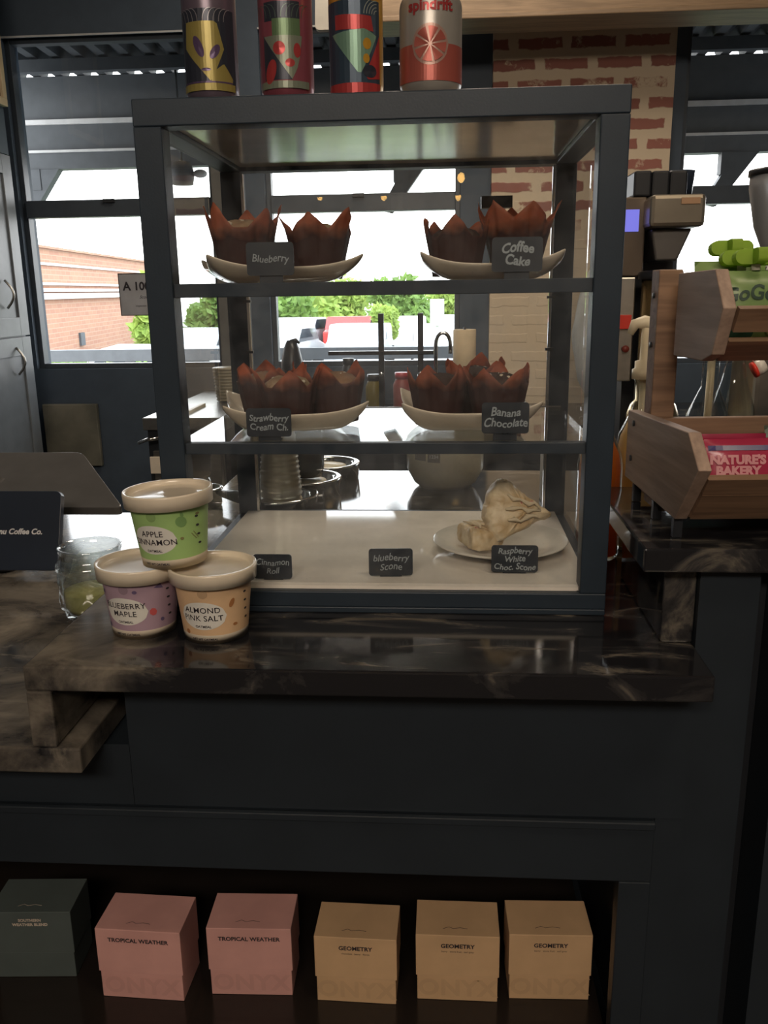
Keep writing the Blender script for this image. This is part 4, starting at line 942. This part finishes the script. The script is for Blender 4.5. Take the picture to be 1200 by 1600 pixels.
MB().tube([(0, 0, 0), (0, 0, h-.05)]+[(.03-.03*cos(t/8*pi), 0, h-.05+.045*sin(t/8*pi)) for t in range(1, 9)]+[(.06, 0, h-.09)], .008, 12).build('spout', M['chrome'], e)
MB().lathe([(0, 0), (.02, 0), (.018, .02), (0, .02)], n=20, cap=False).build('base', M['chrome'], e)

# stainless under-counter unit at the left behind the case
a = at(229, 652, 2.0); r1_ = at(420, 652, 2.0)
e = empty('stainless_worktop', (a.x, 2.0, ZF), 'stainless steel worktop cabinet against the window wall at left', 'cabinet'); zt_ = a.z-ZF; L = -.42-a.x
MB().box(0, L, 0, .80, .08, zt_-.045).build('body', M['black'], e)
MB().box(-.01, L, -.02, .82, zt_-.0445, zt_).build('top', M['steel'], e, bevel=.003)
MB().box(.02, .28, -.02, -.0001, .3, zt_-.12).build('door', M['dsteel'], e, bevel=.002)
MB().tube([(-.02, -.05, zt_-.085), (.02, -.06, zt_-.07), (.06, -.05, zt_-.068)], .006, 8).build('lever', M['chrome'], e)
MB().box(.01, .06, -.03, -.0205, zt_-.20, zt_-.14).build('tag', M['paperw'], e); 
MB().lathe([(0, 0), (.018, 0), (.018, .07), (0, .07)], n=16, cap=False).build('knob', M['steel'], e, loc=(.0, -.06, zt_-.30))
for i in range(2): MB().box(.12+.17*i, .135+.17*i, .05, .30, zt_+.0002, zt_+.012).build('tool', M['cream'], e, rot=(0, 0, 0))
p = at(331, 612, 2.2)
e = empty('bowl_stack', (p.x, 2.45, a.z+.0003), 'stack of cream bowls on the stainless worktop below the window', 'bowls')
P = [(0, 0)]; 
for k in range(11): z = .004+.0125*k; P += [(.046+.001*k, z), (.050+.001*k, z+.004), (.046+.001*k, z+.008)]
MB().lathe(P+[(0, P[-1][1])], n=32, cap=False).build('bowls', mat('cream_bowls', (.42, .36, .24), .4), e)
MB().lathe([(0, 0), (.05, 0), (.05, .05), (0, .05)], n=24, cap=False).build('saucer', M['dsteel'], empty('steel_tin', (p.x+.14, 2.5, a.z+.0003), 'steel tin right of the bowl stack', 'tin'))

# ================================================================ RIGHT SIDE: bottles, brewer, rack
def pump_bottle(x, y, h, r, liquid, label, fill=.55, pump=True, s=1):
    e = empty('syrup_bottle', (x, y, .0003), label, 'bottle', 'glass syrup bottles by the rack')
    P = [(0, .002), (r*.9, .0), (r, .006), (r, h*.60), (r*.92, h*.68), (r*.55, h*.79), (r*.38, h*.84), (r*.36, h-.003), (r*.42, h)]
    MB().lathe(P, n=40, cap=False).build('glass', M['bottle'], e)
    q = r-.003; hf = h*fill; pl = [(0, .006), (q, .006), (q, min(hf, h*.59))]
    if hf > h*.6: pl += [(q*.9, h*.67), (q*.5, h*.78)]
    pl += [(0, pl[-1][1])]
    MB().lathe(pl, n=32, cap=False).build('syrup', liquid, e)
    if pump:
        MB().lathe([(0, h+.0001), (r*.50, h+.0001), (r*.50, h+.014), (r*.40, h+.016), (r*.40, h+.026), (r*.22, h+.028), (r*.20, h+.075), (0, h+.076)], n=28, cap=False).build('collar', M['cream'], e)
        MB().tube([(.010, 0, h+.079), (-.004, 0, h+.083), (-.018, 0, h+.080), (-.024, 0, h+.066)], [.010, .010, .008, .005], 12).build('nozzle', M['cream'], e)
        MB().lathe([(0, .02), (.006, .02), (.006, h-.002), (0, h-.002)], n=14, cap=False).build('dip_tube', M['cream'], e)
    return e
pump_bottle(.648, .30, .262, .036, M['honey'], 'pump bottle of pale syrup standing left of the wooden rack', .62)
pump_bottle(.580, .25, .235, .033, M['amber'], 'amber syrup bottle at the right edge of the display case', .72, False)
pump_bottle(.775, .40, .285, .036, M['honey'], 'pump bottle behind the rack between its two trays', .4)
def swing_bottle(x, y, h, label, px=0):
    e = empty('swing_top_bottle', (x, y, .0003), label, 'bottle', 'swing-top bottles behind the rack'); r = .042
    MB().lathe([(0, 0), (r*.95, 0), (r, .01), (r, h*.5), (r*.85, h*.66), (r*.5, h*.82), (r*.36, h*.92), (r*.36, h)], n=36, cap=False).build('glass', M['bottle'], e)
    MB().lathe([(0, 0), (.012, 0), (.013, .008), (.011, .016), (0, .018)], n=20, cap=False).build('stopper', M['white'], e, loc=(.030, -.01, h-.035), rot=(0, 1.1, 0))
    MB().lathe([(0, 0), (.0135, 0), (.0135, .005), (0, .005)], n=20, cap=False).build('gasket', M['red'], e, loc=(.026, -.01, h-.037), rot=(0, 1.1, 0))
    MB().tube([(-.016, 0, h-.03), (-.014, -.012, h-.015), (.01, -.014, h-.005), (.032, -.012, h-.03)], .0012, 6).build('wire_bail', M['chrome'], e)
swing_bottle(.835, .47, .295, 'swing-top bottle behind the rack, beside the pump bottle'); swing_bottle(.935, .46, .31, 'larger swing-top bottle at the right edge between the trays')

e = empty('coffee_brewer', (.80, .80, .0003), 'steel coffee brewer with small blue screen standing behind the rack', 'coffee machine')
bx = lambda px, py: at(px, py, .80)
x0, x1 = bx(968, 400).x-.80, bx(1006, 400).x-.80; zt_ = bx(1000, 308).z; 
MB().box(x0-.01, x1, 0, .16, .415, zt_).build('control_panel', mat('bronze_panel', (.13, .10, .075), .35, .5), e, bevel=.003)
s0 = bx(978, 328); s1 = bx(997, 362)
MB().box(s0.x-.80, s1.x-.80, -.003, -.0002, s1.z, s0.z).build('screen', mat('screen_glow', (.05, .05, .2), .3, emit=(.16, .16, .62), es=1.0), e)
MB().box(x0-.02, x1-.012, .0, .10, bx(980, 596).z, .414).build('column', M['steel'], e, bevel=.003)
s0 = bx(972, 492); s1 = bx(984, 514)
MB().box(s0.x-.80-.01, s1.x-.80, -.012, -.0005, s1.z, s0.z).build('red_tag', M['red'], e, bevel=.001)
s0 = bx(976, 545); MB().lathe([(0, 0), (.007, 0), (.007, .01), (0, .01)], n=14, cap=False).build('red_knob', mat('dark_red', (.22, .04, .03), .4), e, loc=(s0.x-.80, -.001, s0.z), rot=(pi/2, 0, 0))
s0 = bx(1007, 309); s1 = bx(1088, 357)
MB().box(s0.x-.80, s1.x-.80, -.06, .14, s1.z, s0.z).build('brew_head', mat('warm_steel', (.33, .29, .23), .3, .8), e, bevel=.008)
a = bx(1052, 314); b_ = bx(1080, 323)
MB().box(a.x-.80, b_.x-.80, -.063, -.0605, b_.z, a.z).build('badge', mat('copper_badge', (.50, .30, .17), .4), e)
k = MB(); 
for px in (990, 1018, 1046): p = bx(px, 300); k.box(p.x-.80, p.x-.80+.034, .0, .10, zt_+.0005, bx(px, 267).z)
k.build('top_cups', M['black'], e, bevel=.004)
p = bx(1066, 300); MB().lathe([(0, 0), (.022, 0), (.026, .05), (0, .05)], n=24, cap=False).build('top_canister', M['navy'], e, loc=(p.x-.80+.006, .04, zt_+.0005))
s0 = bx(1012, 358); s1 = bx(1072, 408)
MB().add([(s0.x-.80, -.03, s0.z-.002), (s1.x-.80, -.03, s0.z-.002), (s1.x-.80, .08, s0.z-.002), (s0.x-.80, .08, s0.z-.002), (s0.x-.80+.012, -.03, s1.z), (s1.x-.80-.025, -.03, s1.z), (s1.x-.80-.025, .08, s1.z), (s0.x-.80+.012, .08, s1.z)],
         [(0, 3, 2, 1), (4, 5, 6, 7), (0, 1, 5, 4), (1, 2, 6, 5), (2, 3, 7, 6), (3, 0, 4, 7)]).build('brew_funnel', M['dsteel'], e, bevel=.004)
MB().box(x1-.01, s1.x-.80, .10, .16, .02, s0.z-.003).build('back_column', M['black'], e)
MB().box(x0-.02, s1.x-.80+.02, -.08, .16, 0, .0195).build('drip_base', M['black'], e, bevel=.003)
p = bx(1040, 420)
e = empty('coffee_server', (p.x-.012, .785, .0205), 'insulated coffee server with glass sides under the brewer', 'coffee pot')
h = bx(1040, 436).z-.0205
MB().lathe([(0, 0), (.052, 0), (.052, .12), (.045, .14), (.036, .15), (.036, h), (0, h)], n=36, cap=False).build('body', mat('amber_steel', (.50, .36, .18), .25, .9), e)
MB().lathe([(0, h+.0002), (.043, h+.0002), (.043, h+.014), (.030, h+.017), (0, h+.018)], n=32, cap=False).build('lid', M['black'], e)

# grinder hopper at the far right
p = at(1232, 330, .62)
e = empty('coffee_grinder', (p.x, .62, .0003), 'grinder with a frosted hopper at the right edge', 'coffee grinder')
zt_ = at(1190, 275, .62).z
MB().lathe([(.028, zt_-.15), (.055, zt_-.085), (.068, zt_-.02), (.068, zt_), (.06, zt_)], n=36, cap=False).build('hopper', mat('frosted_hopper', (.55, .55, .55), .35, trans=.5), e)
MB().lathe([(0, zt_+.0002), (.071, zt_+.0002), (.071, zt_+.010), (0, zt_+.018)], n=36, cap=False).build('hopper_lid', M['black'], e)
MB().box(-.055, .055, -.07, .07, 0, zt_-.151).build('body', M['steel'], e, bevel=.008)

# white bag beyond
p = at(1125, 400, 1.15)
e = empty('white_bag', (p.x, 1.15, .0), 'crumpled white bag standing behind the green pouches', 'bag')
e.location = (p.x+.02, 2.45, BZ+.002); pz = at(1110, 385, 2.45).z-BZ
mb = MB(); mb.blob((0, 0, pz*.5), .17, .10, pz*.5, 26, 16, jit=.03)
mb.build('sack', papermat('white_sack', (.80, .80, .76), .4, 12), e)
MB().tube([(-.03, 0, pz*.99), (0, -.01, pz+.01), (.03, 0, pz*.99)], .008, 8).build('knot', papermat('white_sack_knot', (.78, .78, .74), .4), e)

# ---- wooden rack, local frame: x right, y back, origin at front bottom of the left side
RX, RY, RZ = .6125, -.092, .1225
e = RACK = empty('wooden_snack_rack', (RX, RY, RZ), 'two-tier wooden snack rack standing on the marble ledge', 'rack', rz=.05)
def rk(z): return z-RZ
RW = .50
low = [(.232, rk(.148)), (.232, rk(.238)), (-.012, rk(.247)), (-.052, rk(.214)), (.012, rk(.146))]
MB().prism(low, -.007, .007, 'x').build('tray_side', M['woody'], e, bevel=.0012)
MB().prism(low, RW-.007, RW+.007, 'x').build('tray_side', M['woody'], e, bevel=.0012)
lt = MB(); lt.box(.0072, RW-.0072, .165, .178, rk(.150), rk(.236)); lt.build('tray_back', M['wood'], e, bevel=.001)
lt = MB(); lt.box(.0072, RW-.0072, .008, .165, rk(.149), rk(.158)); lt.build('tray_bottom', M['wood'], e, bevel=.001)
lt = MB(); lt.prism([(-.043, rk(.202)), (-.035, rk(.206)), (-.019, rk(.188)), (-.028, rk(.183))], .0072, RW-.0072, 'x'); lt.build('tray_lip', M['wood'], e)
lt = MB(); lt.prism([(-.028, rk(.182)), (-.020, rk(.187)), (.008, rk(.158)), (.004, rk(.148))], .0072, RW-.0072, 'x'); lt.build('tray_front', M['wood'], e)
for x_ in (.0225, RW-.04):
    MB().box(x_-.0145, x_+.0145, .180, .212, .0105, rk(.416)).build('post', M['wood'], e, bevel=.0015)
MB().box(.0, RW, .10, .16, .0095, rk(.1478)).build('foot_rail', M['wood'], e, bevel=.001)
for yy in (.02, .10, .19): MB().box(-.005, .005, yy, yy+.008, .0003, rk(.1455)).build('foot', M['black'], e)
for yy, z_ in ((.198, rk(.225)), (.205, rk(.178))): MB().lathe([(0, 0), (.004, 0), (.004, .002), (0, .002)], n=12, cap=False).build('screw', M['black'], e, loc=(-.0072, yy, z_), rot=(0, -pi/2, 0))
for z_ in (rk(.385), rk(.325)): MB().lathe([(0, 0), (.0035, 0), (.0035, .002), (0, .002)], n=12, cap=False).build('screw', M['black'], e, loc=(.0078, .196, z_), rot=(0, -pi/2, 0))
UX = .029
hi = [(.150, rk(.315)), (.150, rk(.411)), (.028, rk(.413)), (-.004, rk(.374)), (.019, rk(.325)), (.05, rk(.316))]
MB().prism(hi, UX-.007, UX+.007, 'x').build('tray_side', M['woody'], e, bevel=.0012)
MB().prism(hi, RW-.045, RW-.031, 'x').build('tray_side', M['woody'], e, bevel=.0012)
xa, xb = UX+.0072, RW-.0455
MB().box(xa, xb, .137, .150, rk(.318), rk(.405)).build('tray_back', M['wood'], e)
MB().box(xa, xb, .045, .137, rk(.318), rk(.327)).build('tray_bottom', M['wood'], e)
MB().prism([(-.012, rk(.373)), (-.004, rk(.376)), (.010, rk(.353)), (.002, rk(.349))], xa, xb, 'x').build('tray_lip', M['wood'], e)
MB().prism([(.010, rk(.339)), (.017, rk(.343)), (.045, rk(.327)), (.042, rk(.3165))], xa, xb, 'x').build('tray_front', M['wood'], e)

# snack pouches
def to_world(x_, y_, z_): return Vector((RX+x_*cos(.05)-y_*sin(.05), RY+x_*sin(.05)+y_*cos(.05), RZ+z_))
def pouch(x_, y_, z_, w_, h_, tilt, label, m, name, cat, group, deco=None, cap=None, rz=.05, thick=.012):
    e = empty(name, to_world(x_, y_, z_), label, cat, group); e.rotation_euler = (tilt, 0, rz)
    N1, N2 = 12, 12; V = []
    for s_ in (-1, 1):
        for j in range(N2+1):
            for i in range(N1+1):
                u, v = -1+2*i/N1, j/N2; k = (1-u**4)*(1-(2*v-1)**4); V.append((u*w_/2*(1-.03*sin(pi*v)), s_*thick*k+.0008*sin(i*2.1+j*1.3)*k, v*h_))
    n_ = (N1+1)*(N2+1); Fc = []
    for j in range(N2):
        for i in range(N1):
            a = j*(N1+1)+i; Fc.append((a, a+1, a+N1+2, a+N1+1)); Fc.append((n_+a, n_+a+N1+1, n_+a+N1+2, n_+a+1))
    MB().add(V, Fc, 0, True).build('pouch', m, e)
    fr_ = lambda u, v: (u, -thick*(1-(2*u/w_)**4)*(1-(2*v/h_-1)**4)-.0009, v)
    for nm, mm, sh in (deco or []):
        g = MB()
        for V in sh: flatfaces(g, V, fr_)
        g.build(nm, mm, e)
    if cap:
        MB().lathe([(0, 0), (.005, 0), (.005, .012), (0, .012)], n=12, cap=False).build('spout', M['white'], e, loc=(0, 0, h_))
        k = MB(); k.rbox(-.024, .024, -.006, .006, h_+.006, h_+.022, .0078); k.rbox(-.006, .006, -.022, .022, h_+.006, h_+.022, .0055, axis=0)
        k.build('cap', cap, e)
    return e
magenta = mat('magenta_foil', (.36, .03, .07), .25); 
nblet = textmesh('NATURE\'S\nBAKERY', .0132, .0008, ls=.92)
def nb(x_, y_, z_, tilt, lab, full=True):
    d = [('blue_band', mat('blue_band', (.05, .04, .15), .3), [grid(-.045, .030, .0530, .0585, 10)]),
         ('lettering', mat('pink_print', (.62, .27, .29), .5), [([(u-.014, v+.036) for u, v in nblet[0]], nblet[1])]),
         ('flavour_box', mat('pink_box', (.62, .33, .33), .5), [grid(-.034, .008, .012, .020, 8)])] if full else None
    return pouch(x_, y_, z_, .112, .066, tilt, lab, magenta, 'snack_bar', 'snack bar', 'magenta snack bars in the lower tray', d)
zb = rk(.158)
nb(.076, .026, zb+.008, -.22, 'magenta snack bar packet with NATURE\'S BAKERY lettering at the front of the lower tray')
nb(.070, .058, zb+.004, -.30, 'second magenta snack bar packet, tucked behind the front one', False)
nb(.072, .092, zb+.004, -.35, 'magenta snack bar packet leaning at the back of the lower tray', False)
pouch(.186, .030, zb+.003, .10, .060, -.25, 'magenta and tan snack packet at the right edge of the lower tray', mat('tan_foil', (.42, .20, .12), .3), 'snack_bar', 'snack bar', 'magenta snack bars in the lower tray')
pouch(.190, .115, zb+.004, .11, .072, -.35, 'green and white snack packet behind the magenta bars', mat('sage_foil', (.30, .34, .26), .3, noise=8, col2=(.12, .17, .13)), 'snack_bag', 'snack bag', None)
gp = papermat('green_pouch', (.30, .42, .14), .3, 12, (.20, .32, .13), .3); gcap = papermat('green_cap', (.42, .62, .08), .5, 20)
zu = rk(.328)
for i, (dx, dy, lab) in enumerate(((.075, .046, 'green applesauce pouch with GoGo lettering at the front of the upper tray'), (.072, .078, 'green applesauce pouch directly behind the lettered one'), (.071, .112, 'green applesauce pouch at the back left of the upper tray'),
                                   (.162, .048, 'green applesauce pouch at the front right edge of the upper tray'), (.160, .095, 'green applesauce pouch at the back right of the upper tray'))):
    tl_ = textmesh('GoGo', .021, .0006, .1, jit=.06)
    d = [('lettering', mat('dark_green_ink', (.02, .05, .03), .5), [([(u-.010, v+.056) for u, v in tl_[0]], tl_[1])]), ('teal_patch', mat('teal_patch', (.03, .11, .07), .4), [disc(.014, .010, -.018, .016)]), ('apple_print', mat('pale_apple', (.22, .24, .09), .4), [disc(.014, .016, .02, .026)])] if i in (0,) else None
    pouch(dx, dy, zu+.002+(0.012 if i in (2, 4) else 0), .082, .082, -.12, lab, gp, 'applesauce_pouch', 'pouch', 'green applesauce pouches in the upper tray', d, gcap)

# ================================================================ CARTONS IN THE CUBBY
def make_carton(px0, px1, pyb, m, md, title, label, rz, sub='', Y=-.066, name='coffee_carton', title_m=None, tw=.0088):
    Y = atz((px0+px1)/2, pyb, -.5617).y; a = at(px0, pyb, Y); b_ = at(px1, pyb, Y); w_ = b_.x-a.x; h_ = w_*.95; d_ = w_*.62
    e = empty(name, ((a.x+b_.x)/2, Y, -.5617), label, 'carton', 'coffee cartons in the cubby', rz)
    cut = .38*h_
    MB().box(-w_/2+.001, w_/2-.001, .001, d_-.001, 0, cut).build('tray', m, e, bevel=.0008)
    MB().box(-w_/2-.0008, w_/2+.0008, 0, d_, cut+.0002, h_).build('sleeve', m, e, bevel=.0008)
    g = MB(); t1 = textmesh(title, tw, .00028, spacing=1.02, ls=1.15); flatfaces(g, t1, lambda u, v: (u, -.0006, v+h_-.017))
    if sub: t1 = textmesh(sub, .0038, 0); flatfaces(g, t1, lambda u, v: (u, -.0006, v+h_-.0255))
    flatfaces(g, strip([(-.02, 0), (-.012, .004), (-.006, .001), (.004, .003), (.014, .001)], .0008), lambda u, v: (u, .012+v, h_+.0006))
    g.build('lettering', title_m or M['ink'], e)
    g = MB(); t1 = textmesh('ONYX', .036, .0012, spacing=1.06); flatfaces(g, t1, lambda u, v: (u, .0004, v+.020)); g.build('embossed_name', md, e)
    return e
make_carton(-2, 119, 1527, M['teal'], M['teal'], 'SOUTHERN\nWEATHER BLEND', 'dark green coffee carton at the left end of the cubby', .06, '', -.035, title_m=M['teald'], tw=.0062)
make_carton(160, 289, 1561, M['pink'], M['pinkd'], 'TROPICAL WEATHER', 'pink TROPICAL WEATHER coffee carton, left of the two pink ones', -.03)
make_carton(331, 458, 1555, M['pink'], M['pinkd'], 'TROPICAL WEATHER', 'pink TROPICAL WEATHER coffee carton, right of the two pink ones', .03)
make_carton(495, 620, 1567, M['tan'], M['tand'], 'GEOMETRY', 'tan GEOMETRY coffee carton, leftmost of the three tan ones', -.02, 'chocolate   berry   florals')
make_carton(651, 778, 1564, M['tan'], M['tand'], 'GEOMETRY', 'tan GEOMETRY coffee carton, middle of the three tan ones', 0, 'berry   stone fruit   earl grey')
make_carton(794, 921, 1562, M['tan'], M['tand'], 'GEOMETRY', 'tan GEOMETRY coffee carton, rightmost of the three tan ones', .03, 'berry   stone fruit   earl grey')
